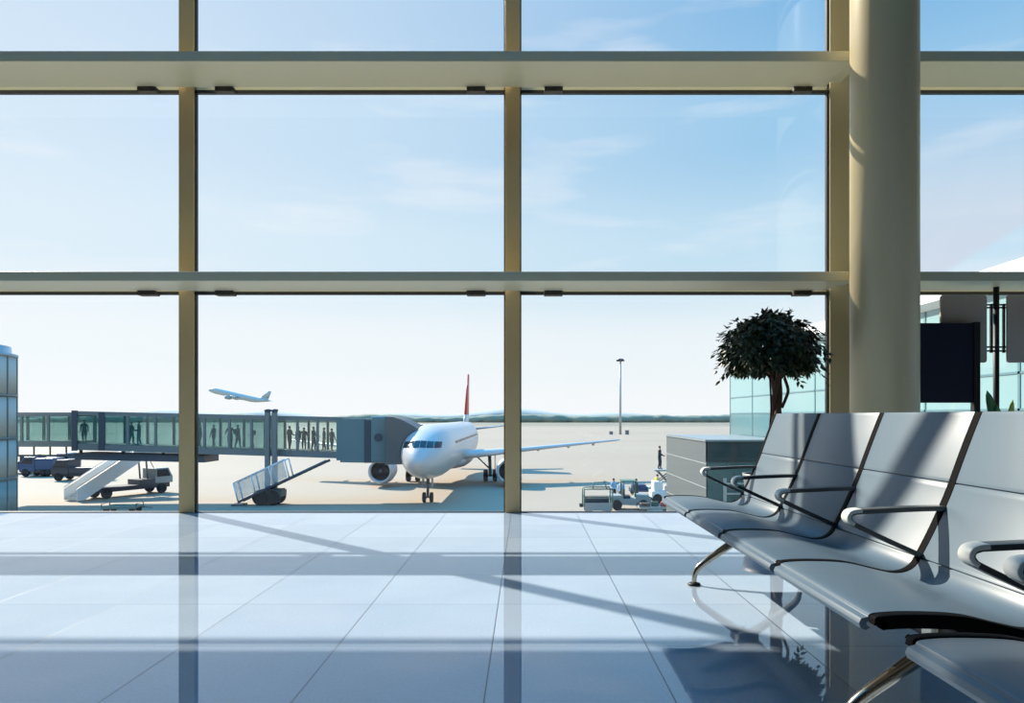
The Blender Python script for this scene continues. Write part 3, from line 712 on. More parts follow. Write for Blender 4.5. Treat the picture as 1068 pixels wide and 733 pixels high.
# ------------------------------------------------------------------ people
HAIRS = [mat('hair_dark', (30, 24, 20), .7), mat('hair_brown', (66, 46, 30), .7)]
M_SKIN = mat('skin', (196, 150, 122), .55)
M_SHOE = mat('shoe', (24, 24, 26), .5)
def make_person(label, loc, rz, shirt, trousers, arms=((.12, -.05), (.12, -.05)), step=.1, group=None, sit=False, bend=0.0, h=1.75, extra=None):
    """arms: per side (spread, forward) of the hand; step: stride half-length"""
    root = thing('person', label, 'person', loc, rz, group)
    V, E, Rr, Mi = [], [], [], []
    def v(p, r, par=None):
        V.append(p); Rr.append(r * (1.22 if r > .04 and p[2] < 1.5 else 1.05))
        if par is not None: E.append((par, len(V) - 1))
        return len(V) - 1
    fy = -bend
    pel = v((0, 0, .95), .13); wst = v((0, fy * .25, 1.10), .125, pel); ch = v((0, fy * .7, 1.30), .145, wst); nb = v((0, fy, 1.44), .085, ch)
    nk = v((0, fy * 1.1 - .01, 1.51), .052, nb); hd = v((0, fy * 1.2 - .02, 1.60), .088, nk); tp = v((0, fy * 1.25 - .015, 1.70), .078, hd)
    hands = []
    for s_, (sp_, fw) in zip((-1, 1), arms):
        sh = v((s_ * .18, fy * .9, 1.40), .062, nb)
        el = v((s_ * (.21 + sp_ * .5), fy * .8 + .03 - max(0, fw) * .25, 1.13), .045, sh)
        hz = .88 if fw < .12 else 1.06
        wr = v((s_ * (.20 + sp_), fy * .8 - fw, hz), .031, el)
        d = (Vector(V[wr]) - Vector(V[el])).normalized()
        hn = v(tuple(Vector(V[wr]) + d * .08), .036, wr); hands.append((Vector(V[hn]), d, s_))
    for s_ in (-1, 1):
        st_ = step * s_
        hp = v((s_ * .09, 0, .90), .098, pel)
        kn = v((s_ * .10, -st_ * .5 - .03, .49), .066, hp)
        an = v((s_ * .10, -st_ + .02, .09), .042, kn)
        v((s_ * .105, -st_ - .13, .04), .040, an)
    me = bpy.data.meshes.new('person_body'); me.from_pydata([tuple(p) for p in V], E, [])
    o = bpy.data.objects.new('tmp_body', me); COL.objects.link(o)
    o.modifiers.new('s', 'SKIN'); 
    for i, sv in enumerate(me.skin_vertices[0].data): sv.radius = (Rr[i], Rr[i] * (.78 if i in (1, 2, 3) else 1)); sv.use_root = (i == 0)
    ss_ = o.modifiers.new('d', 'SUBSURF'); ss_.levels = 1
    dg = bpy.context.evaluated_depsgraph_get(); dg.update()
    m2 = bpy.data.meshes.new_from_object(o.evaluated_get(dg)); bpy.data.objects.remove(o)
    b = MB(); b.bm.from_mesh(m2)
    for f in b.bm.faces:
        c_ = f.calc_center_median(); f.smooth = True
        f.material_index = 0
        if c_.z < .09: f.material_index = 3
        elif c_.z < .98 and abs(c_.x) < .19 + 0: f.material_index = 2 
        elif c_.z > 1.48: f.material_index = 0
        else: f.material_index = 1
        for hnd, d, s_ in hands:
            if (c_ - hnd).length < .09: f.material_index = 0
    b.mi = 0
    for hnd, d, s_ in hands:          # four fingers and a thumb on each palm
        side = Vector((0, 1, 0)) - d * d.y; side.normalize(); nrm = d.cross(side)
        for q, ln in enumerate((.062, .074, .070, .055)):
            o_ = hnd + d * .02 + side * (.027 - .018 * q); b.tube([o_, o_ + d * ln * .55, o_ + d * ln - nrm * s_ * .018], [.0095, .009, .007], 6)
        b.tube([hnd - d * .02 - side * -.025, hnd + side * .05 + d * .012, hnd + side * .052 + d * .045], [.011, .010, .008], 6)
    hc = Vector(V[hd])
    b.lathe([(.002, -.028), (.012, -.016), (.017, 0)], (hc.x, hc.y - .092, hc.z + .01), 'y', 8)   # nose
    for s_ in (-1, 1): b.lathe([(.002, -.008), (.024, 0), (.002, .008)], (hc.x + s_ * .088, hc.y, hc.z + .01), 'x', 10)
    b.build('body', [M_SKIN, shirt, trousers, M_SHOE], root)
    b = MB(); ring = []
    for q in range(7):
        a = q / 6 * 1.55; ring.append([(hc.x + .097 * math.sin(a) * math.cos(t * PI / 8), hc.y + .014 * q / 2 * .6 + .012 + .102 * math.sin(a) * math.sin(t * PI / 8), hc.z + .035 + .122 * math.cos(a)) for t in range(16)])
    ring[0] = [(hc.x + .002 * math.cos(t * PI / 8), hc.y + .02 + .002 * math.sin(t * PI / 8), hc.z + .157) for t in range(16)]
    b.loft(ring); b.build('hair', random.choice(HAIRS), root)
    if extra == 'bag':
        b = MB(); b.box(-.15, .15, .12, .26, 1.02, 1.42); b.build('backpack', mat('backpack', (40, 44, 54), .8), root, bevel=.04)
    if extra == 'vest':
        pass
    root.scale = (h / 1.75 * 1.04, h / 1.75 * 1.04, h / 1.75)
    return root
CL = [mat('cloth_navy', (34, 42, 60), .8), mat('cloth_charcoal', (46, 48, 52), .8), mat('cloth_teal', (52, 84, 88), .8), mat('cloth_black', (24, 25, 28), .8), mat('cloth_grey', (118, 122, 130), .8)]
M_JEAN = mat('jeans', (44, 54, 76), .85)
M_HIVIS = mat('hi_vis_yellow', (214, 208, 50), .7)
M_SHIRTB = mat('light_blue_shirt', (140, 182, 214), .8)
brp = [(88, 'passenger with raised shoulders by the dark collar of the bridge tunnel', 0, 3, .05, None),
       (137, 'passenger standing alone left of a pair, left half of the bridge', 1, 2, .1, None),
       (145, 'passenger standing right beside another, left half of the bridge', 3, 2, .08, None),
       (208, 'passenger just right of the window mullion, in the green tinted bridge section', 2, 1, .12, 'bag'),
       (223, 'passenger walking second from the mullion in the green tinted section', 1, 3, .16, None),
       (240, 'tall passenger of the close pair in the green tinted section', 2, 3, .1, None),
       (248, 'passenger with a backpack in the close pair in the green tinted section', 3, 0, .14, 'bag'),
       (263, 'broad passenger in the green tinted section nearest the lift column', 1, 1, .1, 'bag'),
       (302, 'dark passenger first to the right of the lift column', 3, 3, .08, None),
       (311, 'passenger second to the right of the lift column', 0, 3, .1, None),
       (317, 'slim passenger third to the right of the lift column, hand on hip', 1, 0, .12, None),
       (327, 'black clad passenger with elbows out in the clear bridge section', 3, 3, .08, None),
       (338, 'passenger next to the grey shirted one at the bridge cab', 2, 1, .1, None),
       (346, 'grey shirted passenger at the end of the glazed bridge section', 4, 1, .1, None)]
for i, (xx, lb, c1, c2, stp, ex) in enumerate(brp):
    Yp = 52.9 + [.0, .5, -.5][i % 3]
    xw = (xx - CX) * Yp / F
    zf = zb_(xw) + .45
    make_person(lb, (xw, Yp, zf), [0.3, 1.4, -1.2, 2.6, -0.5][i % 5], CL[c1], CL[c2] if c2 < 4 else M_JEAN,
                [((.05, .02), (.05, .02)), ((.16, .05), (.05, .2)), ((.10, .22), (.10, .22))][i % 3], stp, 'passengers inside the jet bridge', extra=ex, h=[1.75, 1.68, 1.8][i % 3])
b = MB(); slab(b, bx(76), bx(356), BY0 + .12, BY1 - .12, bz(469) + .43, bz(469) + .455, bz(478) + .43, bz(478) + .455); b.build('tunnel_floor', M_BGREY, br)

# ------------------------------------------------------------------ glass tower at left
M_TGLASS = mat('tower_glass', (184, 188, 182), .6, spec=.2, var=.07, scale=.25)
M_TGLASS2 = mat('tower_glass_teal', (136, 158, 156), .6, spec=.2, var=.07, scale=.25)
M_TBAND = mat('tower_band', (112, 122, 122), .4)
TY, TR = 44.0, 4.0
tx = PX(17.5, TY) - TR - .92
tw = thing('glass_tower', 'round blue green glass tower cut off by the left edge', 'building', (tx, TY, GZ))
def tz(y): return PZ(y, TY) - GZ
for (ya, yb, m) in ((534 + 6, 501, M_TGLASS2), (499, 459, M_TGLASS), (456.5, 413.5, M_TGLASS), (411, 370, M_TGLASS)):
    MB().lathe([(TR, max(0, tz(ya))), (TR, tz(yb))], n=48).build('glazing', m, tw)
b = MB()
for yv in (500, 457.5, 412): b.lathe([(TR + .03, tz(yv + 1.2)), (TR + .06, tz(yv + 1)), (TR + .06, tz(yv - 1)), (TR + .03, tz(yv - 1.2))], n=48)
for q in range(16):
    a = q * PI / 8 + .12; b.box(TR * math.cos(a) - .05, TR * math.cos(a) + .05, TR * math.sin(a) - .05, TR * math.sin(a) + .05, 0, tz(370))
b.build('framing', M_TBAND, tw)
MB().lathe([(TR, tz(370.5)), (TR + .08, tz(370)), (TR + .08, tz(367.5)), (TR - .25, tz(367)), (TR - .3, tz(359)), (TR - .6, tz(358)), (.1, tz(358))], n=48).build('roof', mat('tower_roof', (150, 172, 184), .4), tw)

# ------------------------------------------------------------------ terminal wing at right
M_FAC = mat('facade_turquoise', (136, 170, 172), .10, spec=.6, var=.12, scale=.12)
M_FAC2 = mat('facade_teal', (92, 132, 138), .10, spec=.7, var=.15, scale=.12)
M_ROOFW = mat('roof_white', (238, 240, 242), .5, var=.02)
M_FRAMEL = mat('facade_frame', (96, 130, 138), .4)
fb = thing('terminal_wing', 'turquoise glass terminal wing with a white roof beyond the right windows', 'building', (12, 9, GZ))
b = MB(); z1w, z2w = 1.94 - GZ, 4.01 - GZ
b.box(.1, 9.9, 0.1, 31.9, 0, z2w - .05); b.build('wall', M_FAC2, fb)
for i in range(8):
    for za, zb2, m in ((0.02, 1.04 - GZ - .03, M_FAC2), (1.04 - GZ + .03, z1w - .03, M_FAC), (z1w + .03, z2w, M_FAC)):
        MB().box(0, .09, i * 4 + .04, i * 4 + 3.96, za, zb2).build('facade_pane', m, fb)
for i in range(3):
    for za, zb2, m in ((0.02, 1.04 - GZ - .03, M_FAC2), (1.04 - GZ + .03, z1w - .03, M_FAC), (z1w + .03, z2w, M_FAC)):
        MB().box(.1 + i * 3.2, 3.2 + i * 3.2, 31.91, 32.0, za, zb2).build('facade_pane', m, fb)
b = MB(); b.box(-.02, .095, 0, 32, z1w - .03, z1w + .03); b.box(-.02, .095, 0, 32, 1.04 - GZ - .03, 1.04 - GZ + .03)
for i in range(9): b.box(-.02, .095, i * 4 - .04, i * 4 + .04, 0, z2w)
b.build('facade_frame', M_FRAMEL, fb)
b = MB(); b.poly([(-.05, z2w), (-.35, z2w + .15), (-.25, z2w + .62), (2, z2w + .9), (6, z2w + 1.0), (10.2, z2w + .7), (10.2, z2w)], -.3, 32.3); b.build('roof', M_ROOFW, fb)

# ------------------------------------------------------------------ grey metal annex
M_CLAD = mat('cladding_grey', (104, 110, 110), .4, metal=.2, var=.05, scale=.4)
M_CLADJ = mat('cladding_joint', (168, 172, 172), .4)
M_ANX = mat('annex_glass', (52, 88, 92), .08, spec=.7, var=.2, scale=.3)
M_ANXD = mat('annex_dark_band', (34, 52, 60), .15, spec=.6)
AY0, AY1 = 31.0, 39.7
ax0 = 8.0; atop = CAMH - 1.04; asp = 1.08
an = thing('service_annex', 'low grey metal clad annex with a glazed end outside behind the bench', 'building', (ax0, AY0, GZ))
at_ = atop - GZ
MB().box(.05, 3.7, .05, AY1 - AY0, 0, at_ - .02).build('body', M_CLAD, an)
for q in range(5):
    z1_ = at_ - q * asp; z0_ = max(0, z1_ - asp)
    MB().box(0, .049, 0, AY1 - AY0, z0_ + .03, z1_ - .0).build('cladding_panel', M_CLAD, an)
    if q: MB().box(-.004, .045, 0, AY1 - AY0, z1_ - .0, z1_ + .03).build('cladding_joint', M_CLADJ, an)
MB().box(.0, 3.75, .0, .049, at_ - .98, at_ - .10).build('dark_band', M_ANXD, an)
for q in range(3): MB().box(.02 + q * 1.22, 1.20 + q * 1.22, .0, .049, 0.05, at_ - 1.02).build('pane', M_ANX, an)
b = MB()
for zz in (1.9, 2.35, 2.8): b.box(.9, 3.2, -.06, -.01, at_ - zz - .08, at_ - zz)
b.box(.75, .9, -.06, -.01, at_ - 3.1, at_ - 1.7); b.box(1.95, 2.1, -.06, -.01, at_ - 3.1, at_ - 1.7); b.build('window_rails', M_CLADJ, an)
MB().box(-.06, 3.8, -.08, AY1 - AY0 + .05, at_ - .08, at_).build('roof', mat('annex_roof', (136, 144, 146), .4), an)

# ------------------------------------------------------------------ light mast and pole-foot boxes
LY = 246.0
mp = P(647, 453, LY)
ms = thing('light_mast', 'tall grey floodlight mast standing far out on the apron', 'mast', (mp[0], LY, GZ))
MB().tube([(0, 0, 0), (0, 0, 26.4)], [.46, .30], 12).build('pole', mat('mast_grey', (176, 180, 180), .5), ms)
b = MB(); b.lathe([(.3, 25.9), (1.15, 26.1), (1.15, 26.5), (.3, 26.7)], n=20); hd_ = b.build('head_ring', M_STRUT, ms)
for q in range(6): a = q * PI / 3; MB().box(math.cos(a) * 1.15 - .25, math.cos(a) * 1.15 + .25, math.sin(a) * 1.15 - .25, math.sin(a) * 1.15 + .25, 25.7, 26.2).build('floodlight', M_FAN, hd_)
for dx, hgt, nm in ((-3.4, 1.0, 'left of the mast foot'), (2.2, 1.4, 'right of the mast foot')):
    b = MB(); b.box(-.6, .6, -.6, .6, 0, hgt); b.box(-.7, .7, -.7, .7, hgt, hgt + .12)
    o = b.build('cabinet_box', mat('box_grey', (120, 120, 118), .6)); o.location = (mp[0] + dx, LY - 1, GZ); tag(o, 'small grey equipment box ' + nm, 'box', 'boxes at the mast')

# ------------------------------------------------------------------ apron vehicles
def wheel_at(parent, x, y, r, w=.2, m=None, name='wheel'):
    b = MB(); b.lathe([(.02, -w * .45), (r * .5, -w * .45), (r * .6, -w / 2), (r * .92, -w / 2), (r, -w / 4), (r, w / 4), (r * .92, w / 2), (r * .6, w / 2), (r * .5, w * .45), (.02, w * .45)], (x, y, r), 'y', 20)
    return b.build(name, M_TYRE, parent)
M_VBLUE = mat('vehicle_blue', (40, 76, 112), .4, var=.05)
M_VDARK = mat('vehicle_dark', (40, 46, 58), .45, var=.05)
M_VGREEN = mat('vehicle_green', (88, 116, 104), .5, var=.08)
M_VGREY = mat('vehicle_grey', (150, 158, 156), .5, var=.06)
M_VWHITE = mat('vehicle_white', (226, 228, 228), .4, var=.03)
# passenger stairs truck
stt = thing('stairs_truck', 'white passenger stairs vehicle parked under the jet bridge', 'stairs truck', (P(79, 521, 53.0)[0] - .2, 52.6, GZ), math.radians(62))
run, rise = 5.1, 3.05
b = MB()
for q in range(15):
    x = .2 + run * q / 15; z = .25 + rise * q / 15
    b.box(x, x + run / 15 + .03, -.75, .75, z - .04, z + .03); b.box(x - .01, x + .015, -.75, .75, z - .2, z)
b.box(run + .2, run + 1.3, -.75, .75, rise + .2, rise + .28)
sf = b.build('stair_flight', mat('stair_tread', (206, 206, 200), .6), stt)
for s_ in (-1, 1):
    b = MB(); b.poly([(.05, .05), (.55, .05), (run + .3, rise - .1), (run + 1.3, rise - .05), (run + 1.3, rise + 1.0), (run + .15, rise + 1.0), (.05, .95)], s_ * .78, s_ * .86)
    b.build('side_panel', M_VWHITE, stt, bevel=.01)
    b = MB(); b.tube([(.05, s_ * .82, 1.02), (run + .15, s_ * .82, rise + 1.08), (run + 1.3, s_ * .82, rise + 1.08)], .05, 8); b.build('handrail', M_STEELW, stt)
b = MB(); b.box(1.6, 7.6, -.85, .85, .5, .85); b.box(5.0, 6.3, -.8, .8, .85, 1.25); chs = b.build('chassis', M_VDARK, stt)
b = MB(); b.poly([(6.3, .85), (7.9, .85), (7.9, 1.35), (7.5, 2.1), (6.3, 2.1)], -.85, .85); cabx = b.build('cab', M_VGREY, stt, bevel=.05)
for s_ in (-1, 1): MB().poly([(6.45, 1.4), (7.65, 1.4), (7.4, 2.0), (6.45, 2.0)], s_ * .86, s_ * .875).build('cab_window', M_COCKPIT, cabx)
b = MB(); b.tube([(5.9, .5, .85), (run + .6, .5, rise + .15)], .07, 8); b.tube([(5.9, -.5, .85), (run + .6, -.5, rise + .15)], .07, 8); b.tube([(6.2, -.82, 2.1), (5.6, -.82, rise + .2)], .03, 6); b.build('lift_strut', M_STRUT, stt)
for x in (2.3, 6.9):
    for s_ in (-1, 1): wheel_at(stt, x, s_ * .8, .42, .26)
# dark vehicles in a row behind the bridge at left
def box_truck(label, loc, rz, ln, hgt, m, cabm, sc=1.0):
    r = thing('service_truck', label, 'truck', loc, rz, 'service vehicles at left')
    b = MB(); b.box(0, ln, -1.0, 1.0, .75, hgt); b.build('cargo_body', m, r, bevel=.05)
    b = MB(); b.box(-1.7, ln, -.85, .85, .45, .75); b.build('chassis', M_VDARK, r)
    b = MB(); b.poly([(-1.75, .55), (-.06, .55), (-.06, 2.1), (-1.2, 2.1), (-1.75, 1.35)], -.95, .95); c_ = b.build('cab', cabm, r, bevel=.06)
    for s_ in (-1, 1): MB().poly([(-1.5, 1.35), (-.3, 1.35), (-.3, 1.95), (-1.12, 1.95)], s_ * .955, s_ * .97).build('cab_window', M_COCKPIT, c_)
    MB().quad((-1.73, -.8, 1.42), (-1.73, .8, 1.42), (-1.27, .75, 2.02), (-1.27, -.75, 2.02)).build('windscreen', M_COCKPIT, c_)
    for x in (-1.05, ln * .45, ln - .7):
        for s_ in (-1, 1): wheel_at(r, x, s_ * .85, .42, .28)
    return r
vy = 75.0
box_truck('blue box truck behind the thin cable rail of the bridge', (PX(43, vy), vy, GZ), 0, 1.9, 1.95, M_VBLUE, M_VBLUE)
box_truck('low dark truck next to the glass tower', (PX(26, 78.5), 78.5, GZ), PI, 4.5, 1.4, M_VDARK, M_VDARK)
box_truck('dark blue low truck just right of the blue box truck', (PX(64, 82), 82, GZ), PI, 1.7, 1.45, M_VDARK, M_VBLUE)
box_truck('dark navy van body half hidden behind the white stairs', (PX(78, 70), 70, GZ), 0, 3.2, 1.35, M_VDARK, M_VDARK)
# low dolly at the floor edge
def dolly(label, loc, rz, m, group):
    r = thing('baggage_dolly', label, 'dolly', loc, rz, group)
    b = MB(); b.box(-1.1, 1.1, -.6, .6, .34, .42); b.box(-1.1, 1.1, -.62, -.56, .30, .46); b.box(-1.1, 1.1, .56, .62, .30, .46); b.build('deck', m, r)
    for ex in (-1.08, 1.08): MB().tube([(ex, -.55, .42), (ex, -.55, .62), (ex, .55, .62), (ex, .55, .42)], .03, 6).build('end_rail', M_DARKM, r)
    b = MB(); b.tube([(1.1, 0, .36), (1.9, 0, .30)], .03, 6); b.build('tow_bar', M_DARKM, r)
    for x in (-.8, .8):
        for s_ in (-1, 1): wheel_at(r, x, s_ * .5, .2, .12)
    return r
dolly('low green dolly just beyond the sunlit floor edge below the stairs', (PX(128, 46.6), 46.6, GZ), .1, M_VGREEN, 'baggage dollies')
# right hand group: rail cart, green tractor, flat dollies, loader
def cart(label, loc, rz):
    r = thing('baggage_cart', label, 'cart', loc, rz, 'baggage carts')
    b = MB(); b.box(-.95, .95, -.7, .7, .42, .55); b.build('deck', M_VGREY, r)
    b = MB()
    for x in (-.92, .92):
        for y in (-.67, .67): b.tube([(x, y, .5), (x, y, 1.65)], .045, 8)
    for y in (-.67, .67):
        b.tube([(-.92, y, 1.65), (.92, y, 1.65)], .045, 8); b.tube([(-.92, y, 1.05), (.92, y, 1.05)], .03, 6)
    for x in (-.92, .92): b.tube([(x, -.67, 1.65), (x, .67, 1.65)], .045, 8)
    b.tube([(-.35, -.67, 1.65), (-.30, -.67, 2.1), (.42, -.67, 2.1), (.55, -.67, 1.65)], .035, 8)
    b.build('rail_frame', M_VGREEN, r)
    MB().box(-.85, .85, .62, .66, .55, 1.0).build('side_board', M_VDARK, r)
    MB().box(-.9, .9, -.72, -.68, .25, .75).build('skirt_panel', M_VGREY, r)
    for x in (-.6, .6):
        for s_ in (-1, 1): wheel_at(r, x, s_ * .6, .24, .14)
    b = MB(); b.box(-1.18, -.95, -.2, .2, .42, .62); b.build('bumper', M_TYRE, r)
    return r
cart('green railed baggage cart with a hooped top at the floor edge', (PX(623, 46.3), 46.3, GZ), 0)
def tractor(label, loc, rz):
    r = thing('baggage_tractor', label, 'tractor', loc, rz)
    b = MB(); b.poly([(-1.3, .35), (1.5, .35), (1.5, .75), (1.35, 1.0), (.45, 1.05), (.4, .78), (-.4, .78), (-.45, 1.0), (-1.3, 1.0)], -.65, .65); b.build('body', M_VGREY, r, bevel=.04)
    b = MB()
    for x in (.42, -.42):
        for y in (-.58, .58): b.tube([(x, y, .9), (x, y, 1.95)], .05, 8)
    b.box(-.5, .52, -.66, .66, 1.93, 2.0); b.build('cab_frame', M_VGREEN, r)
    MB().box(-.3, .1, -.45, .45, .78, .95).build('seat', M_VDARK, r); MB().box(-.38, -.28, -.45, .45, .9, 1.4).build('seat_back', M_VDARK, r)
    b = MB(); b.tube([(.42, 0, 1.0), (.22, 0, 1.25)], .025, 6); b.lathe([(.14, -.02), (.16, 0), (.14, .02)], (.2, 0, 1.27), 'z', 16); b.build('steering_wheel', M_BLACK, r)
    for x in (-.85, .95):
        for s_ in (-1, 1): wheel_at(r, x, s_ * .58, .36, .22)
    return r
tractor('grey green baggage tractor with an open cab beside the railed cart', (PX(655, 48.3), 48.3, GZ), 0)
fd = dolly('flat dolly loaded with a red bag at the floor edge beside the annex', (PX(683, 46.4), 46.4, GZ), .0, M_VGREY, 'baggage dollies')
fd2 = dolly('dark blue dolly out behind the tractor', (PX(671, 57.0), 57.0, GZ), .0, M_VBLUE, 'baggage dollies')
def suitcase(label, loc, sx, sy, sz, m):
    r = thing('suitcase', label, 'suitcase', loc, random.uniform(-.3, .3), 'bags on the dollies')
    MB().box(-sx / 2, sx / 2, -sy / 2, sy / 2, 0, sz).build('shell', m, r, bevel=.04)
    b = MB(); b.tube([(-.1, -sy / 2, sz * .6), (-.1, -sy / 2 - .04, sz * .6), (.1, -sy / 2 - .04, sz * .6), (.1, -sy / 2, sz * .6)], .012, 6); b.build('handle', M_BLACK, r)
q_ = (PX(683, 46.4), 46.4, GZ + .42)
suitcase('red bag lying on the flat dolly beside the annex', (q_[0] + .68, q_[1], q_[2]), .6, .45, .3, mat('bag_red', (176, 70, 60), .7))
suitcase('brown bag lying on the left of the flat dolly beside the annex', (q_[0] - .68, q_[1] - .1, q_[2]), .65, .45, .26, mat('bag_brown', (98, 84, 70), .7))
suitcase('green bag lying in the middle of the flat dolly beside the annex', (q_[0] + .02, q_[1] + .1, q_[2]), .45, .3, .32, mat('bag_green', (70, 100, 84), .7))
q_ = (PX(671, 57), 57, GZ + .42)
suitcase('navy box on the dark blue dolly behind the tractor', (q_[0] - .4, q_[1], q_[2]), 1.1, .8, .45, M_VBLUE)
suitcase('pale box on the dark blue dolly behind the tractor', (q_[0] + .55, q_[1], q_[2]), .6, .7, .3, M_VWHITE)
# white high loader with a worker on top
ldy = 52.0
ld = thing('high_loader', 'white lifting truck carrying a worker, left of the grey annex', 'loader', (PX(691, ldy), ldy, GZ))
b = MB(); b.box(-.9, 2.2, -.7, .7, .4, .9); b.build('chassis', M_VWHITE, ld, bevel=.03)
b = MB(); b.box(-.75, -.1, -.6, .6, .9, 1.6); b.box(.2, 1.2, -.6, .6, .9, 1.25); b.build('cab', M_VWHITE, ld, bevel=.05)
b = MB()
for s_ in (-1, 1): b.tube([(-.4, s_ * .4, 1.55), (.7, s_ * .4, 2.35)], .05, 6); b.tube([(.7, s_ * .4, 1.2), (-.4, s_ * .4, 2.35)], .05, 6)
b.build('scissor_arm', M_STRUT, ld)
MB().box(-.7, 1.3, -.6, .6, 2.35, 2.45).build('platform', M_VGREY, ld)
b = MB(); b.tube([(1.25, -.55, 2.45), (1.25, -.55, 3.4), (1.25, .55, 3.4), (1.25, .55, 2.45)], .03, 6); b.tube([(.35, -.55, 2.45), (.35, -.55, 3.4), (1.25, -.55, 3.4)], .03, 6); b.build('guard_rail', M_STRUT, ld)
for x in (-.5, 1.7):
    for s_ in (-1, 1): wheel_at(ld, x, s_ * .62, .36, .22)
make_person('worker in dark clothes standing on the white lifting truck', (PX(688, ldy), ldy, GZ + 2.45), 1.2, CL[1], CL[0], ((.1, .24), (.06, .2)), .06, 'ground crew')
make_person('worker in a light blue shirt, left of two behind the tractor', (PX(640, 52.5), 52.5, GZ), .6, M_SHIRTB, CL[0], ((.1, .2), (.1, .02)), .12, 'ground crew')
make_person('worker in a light blue shirt, right of two behind the tractor', (PX(648, 51.0), 51.0, GZ), -.7, M_SHIRTB, CL[0], ((.05, .02), (.12, .2)), .12, 'ground crew')
make_person('worker in dark clothes right behind the tractor cab', (PX(663.5, 52.2), 52.2, GZ), 1.0, CL[1], CL[0], ((.05, .02), (.05, .02)), .1, 'ground crew')
make_person('worker in a yellow vest bending over the dark blue dolly', (PX(684, 55.95), 55.95, GZ), 2.6, M_HIVIS, CL[3], ((.05, .3), (.05, .3)), .14, 'ground crew', bend=.28)

# ------------------------------------------------------------------ light
sun = bpy.data.lights.new('sun', 'SUN'); sun.energy = 9.6; sun.angle = math.radians(.6); sun.color = (1.0, .90, .75)
so = bpy.data.objects.new('sun', sun); COL.objects.link(so)
sd = Vector((1.1, -1.0, -.704 * 1.487)).normalized()
so.rotation_euler = sd.to_track_quat('-Z', 'Y').to_euler(); so.location = (-20, 20, 20)

w = bpy.data.worlds.new('sky'); S.world = w; w.use_nodes = True
nt = w.node_tree; N = nt.nodes.new; L = nt.links.new
bg = nt.nodes['Background']
tc = N('ShaderNodeTexCoord'); nrm = N('ShaderNodeVectorMath'); nrm.operation = 'NORMALIZE'; L(tc.outputs['Generated'], nrm.inputs[0])
sp = N('ShaderNodeSeparateXYZ'); L(nrm.outputs[0], sp.inputs[0])
rp_ = N('ShaderNodeValToRGB'); L(sp.outputs['Z'], rp_.inputs[0])
cr = rp_.color_ramp; cr.interpolation = 'EASE'
stops = [(0.0, lin((252, 253, 254))), (.09, lin((242, 249, 252))), (.22, lin((200, 228, 245))), (.36, lin((162, 206, 238))), (.51, lin((128, 185, 230))), (1.0, lin((110, 170, 228)))]
while len(cr.elements) < len(stops): cr.elements.new(.5)
for e, (p_, c_) in zip(cr.elements, stops): e.position = p_; e.color = tuple(c_) + (1,)
# whiter towards the sun
sdn = (-sd).normalized()
dt = N('ShaderNodeVectorMath'); dt.operation = 'DOT_PRODUCT'; L(nrm.outputs[0], dt.inputs[0]); dt.inputs[1].default_value = tuple(sdn)
mr = N('ShaderNodeMapRange'); mr.inputs['From Min'].default_value = .5; mr.inputs['From Max'].default_value = 1.0; mr.inputs['To Max'].default_value = .6; L(dt.outputs['Value'], mr.inputs['Value'])
pw = N('ShaderNodeMath'); pw.operation = 'POWER'; pw.inputs[1].default_value = 1.2; L(mr.outputs[0], pw.inputs[0])
mixs = N('ShaderNodeMix'); mixs.data_type = 'RGBA'; L(pw.outputs[0], mixs.inputs['Factor']); L(rp_.outputs[0], mixs.inputs['A']); mixs.inputs['B'].default_value = (1.05, 1.06, 1.08, 1)
# thin wisps
mpn = N('ShaderNodeMapping'); mpn.inputs['Scale'].default_value = (1.6, 1.6, 9.0); L(nrm.outputs[0], mpn.inputs['Vector'])
nz = N('ShaderNodeTexNoise'); nz.inputs['Scale'].default_value = 2.2; nz.inputs['Detail'].default_value = 6; nz.inputs['Roughness'].default_value = .5; L(mpn.outputs[0], nz.inputs['Vector'])
mr2 = N('ShaderNodeMapRange'); mr2.inputs['From Min'].default_value = .54; mr2.inputs['From Max'].default_value = .78; mr2.inputs['To Max'].default_value = .55; L(nz.outputs['Fac'], mr2.inputs['Value'])
mixc = N('ShaderNodeMix'); mixc.data_type = 'RGBA'; L(mr2.outputs[0], mixc.inputs['Factor']); L(mixs.outputs['Result'], mixc.inputs['A']); mixc.inputs['B'].default_value = (.96, .97, 1.0, 1)
# a broad pale cloud bank to the right with a slanting lower edge
dv = N('ShaderNodeMath'); dv.operation = 'DIVIDE'; L(sp.outputs['X'], dv.inputs[0]); L(sp.outputs['Y'], dv.inputs[1])
dv2 = N('ShaderNodeMath'); dv2.operation = 'DIVIDE'; L(sp.outputs['Z'], dv2.inputs[0]); L(sp.outputs['Y'], dv2.inputs[1])
e1 = N('ShaderNodeMath'); e1.operation = 'MULTIPLY_ADD'; L(dv.outputs[0], e1.inputs[0]); e1.inputs[1].default_value = -.62; L(dv2.outputs[0], e1.inputs[2])   # v - .62u
n3 = N('ShaderNodeTexNoise'); n3.inputs['Scale'].default_value = 5; L(nrm.outputs[0], n3.inputs['Vector'])
e2 = N('ShaderNodeMath'); e2.operation = 'MULTIPLY_ADD'; L(n3.outputs['Fac'], e2.inputs[0]); e2.inputs[1].default_value = .03; L(e1.outputs[0], e2.inputs[2])
mr3 = N('ShaderNodeMapRange'); mr3.interpolation_type = 'SMOOTHSTEP'; mr3.inputs['From Min'].default_value = -.160; mr3.inputs['From Max'].default_value = -.146; L(e2.outputs[0], mr3.inputs['Value'])
ur = N('ShaderNodeMapRange'); ur.interpolation_type = 'SMOOTHSTEP'; ur.inputs['From Min'].default_value = .42; ur.inputs['From Max'].default_value = .60; L(dv.outputs[0], ur.inputs['Value'])
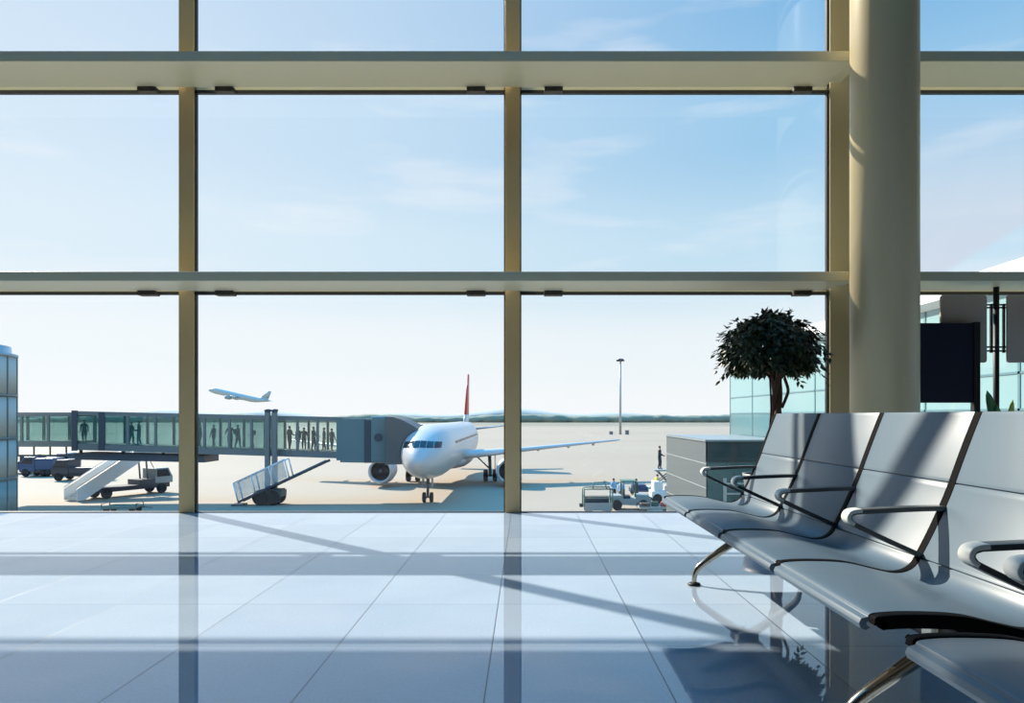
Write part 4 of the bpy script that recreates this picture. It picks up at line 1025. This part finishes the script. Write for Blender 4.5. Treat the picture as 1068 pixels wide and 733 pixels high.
vr = N('ShaderNodeMapRange'); vr.interpolation_type = 'SMOOTHSTEP'; vr.inputs['From Min'].default_value = .50; vr.inputs['From Max'].default_value = .22; vr.inputs['To Max'].default_value = .75; L(dv2.outputs[0], vr.inputs['Value'])
yp = N('ShaderNodeMath'); yp.operation = 'GREATER_THAN'; L(sp.outputs['Y'], yp.inputs[0]); yp.inputs[1].default_value = .05
cur = None
for s_ in (mr3, ur, vr, yp):
    if cur is None: cur = s_.outputs[0]; continue
    mm = N('ShaderNodeMath'); mm.operation = 'MULTIPLY'; L(cur, mm.inputs[0]); L(s_.outputs[0], mm.inputs[1]); cur = mm.outputs[0]
mixd = N('ShaderNodeMix'); mixd.data_type = 'RGBA'; L(cur, mixd.inputs['Factor']); L(mixc.outputs['Result'], mixd.inputs['A']); mixd.inputs['B'].default_value = lin((214, 220, 234)) + (1,)
# the deep clear blue overhead
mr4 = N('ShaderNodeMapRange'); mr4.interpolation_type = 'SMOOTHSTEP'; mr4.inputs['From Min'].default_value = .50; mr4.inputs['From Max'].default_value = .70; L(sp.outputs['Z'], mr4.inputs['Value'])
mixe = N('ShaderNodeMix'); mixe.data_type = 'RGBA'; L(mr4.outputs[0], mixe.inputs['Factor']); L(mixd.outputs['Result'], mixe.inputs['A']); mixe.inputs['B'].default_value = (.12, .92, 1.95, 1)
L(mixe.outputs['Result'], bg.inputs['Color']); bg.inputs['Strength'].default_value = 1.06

# ------------------------------------------------------------------ camera and view
cam = bpy.data.cameras.new('camera'); co = bpy.data.objects.new('camera', cam); COL.objects.link(co); S.camera = co
co.location = (0, 0, CAMH); co.rotation_euler = (PI / 2, 0, 0)
cam.sensor_width = 36; cam.lens = F / 1068 * 36
cam.shift_x = -(CX - 534) / 1068; cam.shift_y = (HY - 366.5) / 1068
cam.clip_end = 3000; cam.clip_start = .05
vs = S.view_settings
S.display_settings.display_device = 'sRGB'; vs.view_transform = 'Standard'; vs.look = 'None'; vs.exposure = 0; vs.gamma = 1; vs.use_curve_mapping = False
cy = S.cycles
cy.use_denoising = True
try: cy.denoiser = 'OPENIMAGEDENOISE'
except Exception: pass
cy.max_bounces = 10; cy.diffuse_bounces = 5; cy.glossy_bounces = 5; cy.transparent_max_bounces = 32; cy.caustics_reflective = False; cy.caustics_refractive = False
cy.sample_clamp_indirect = 6
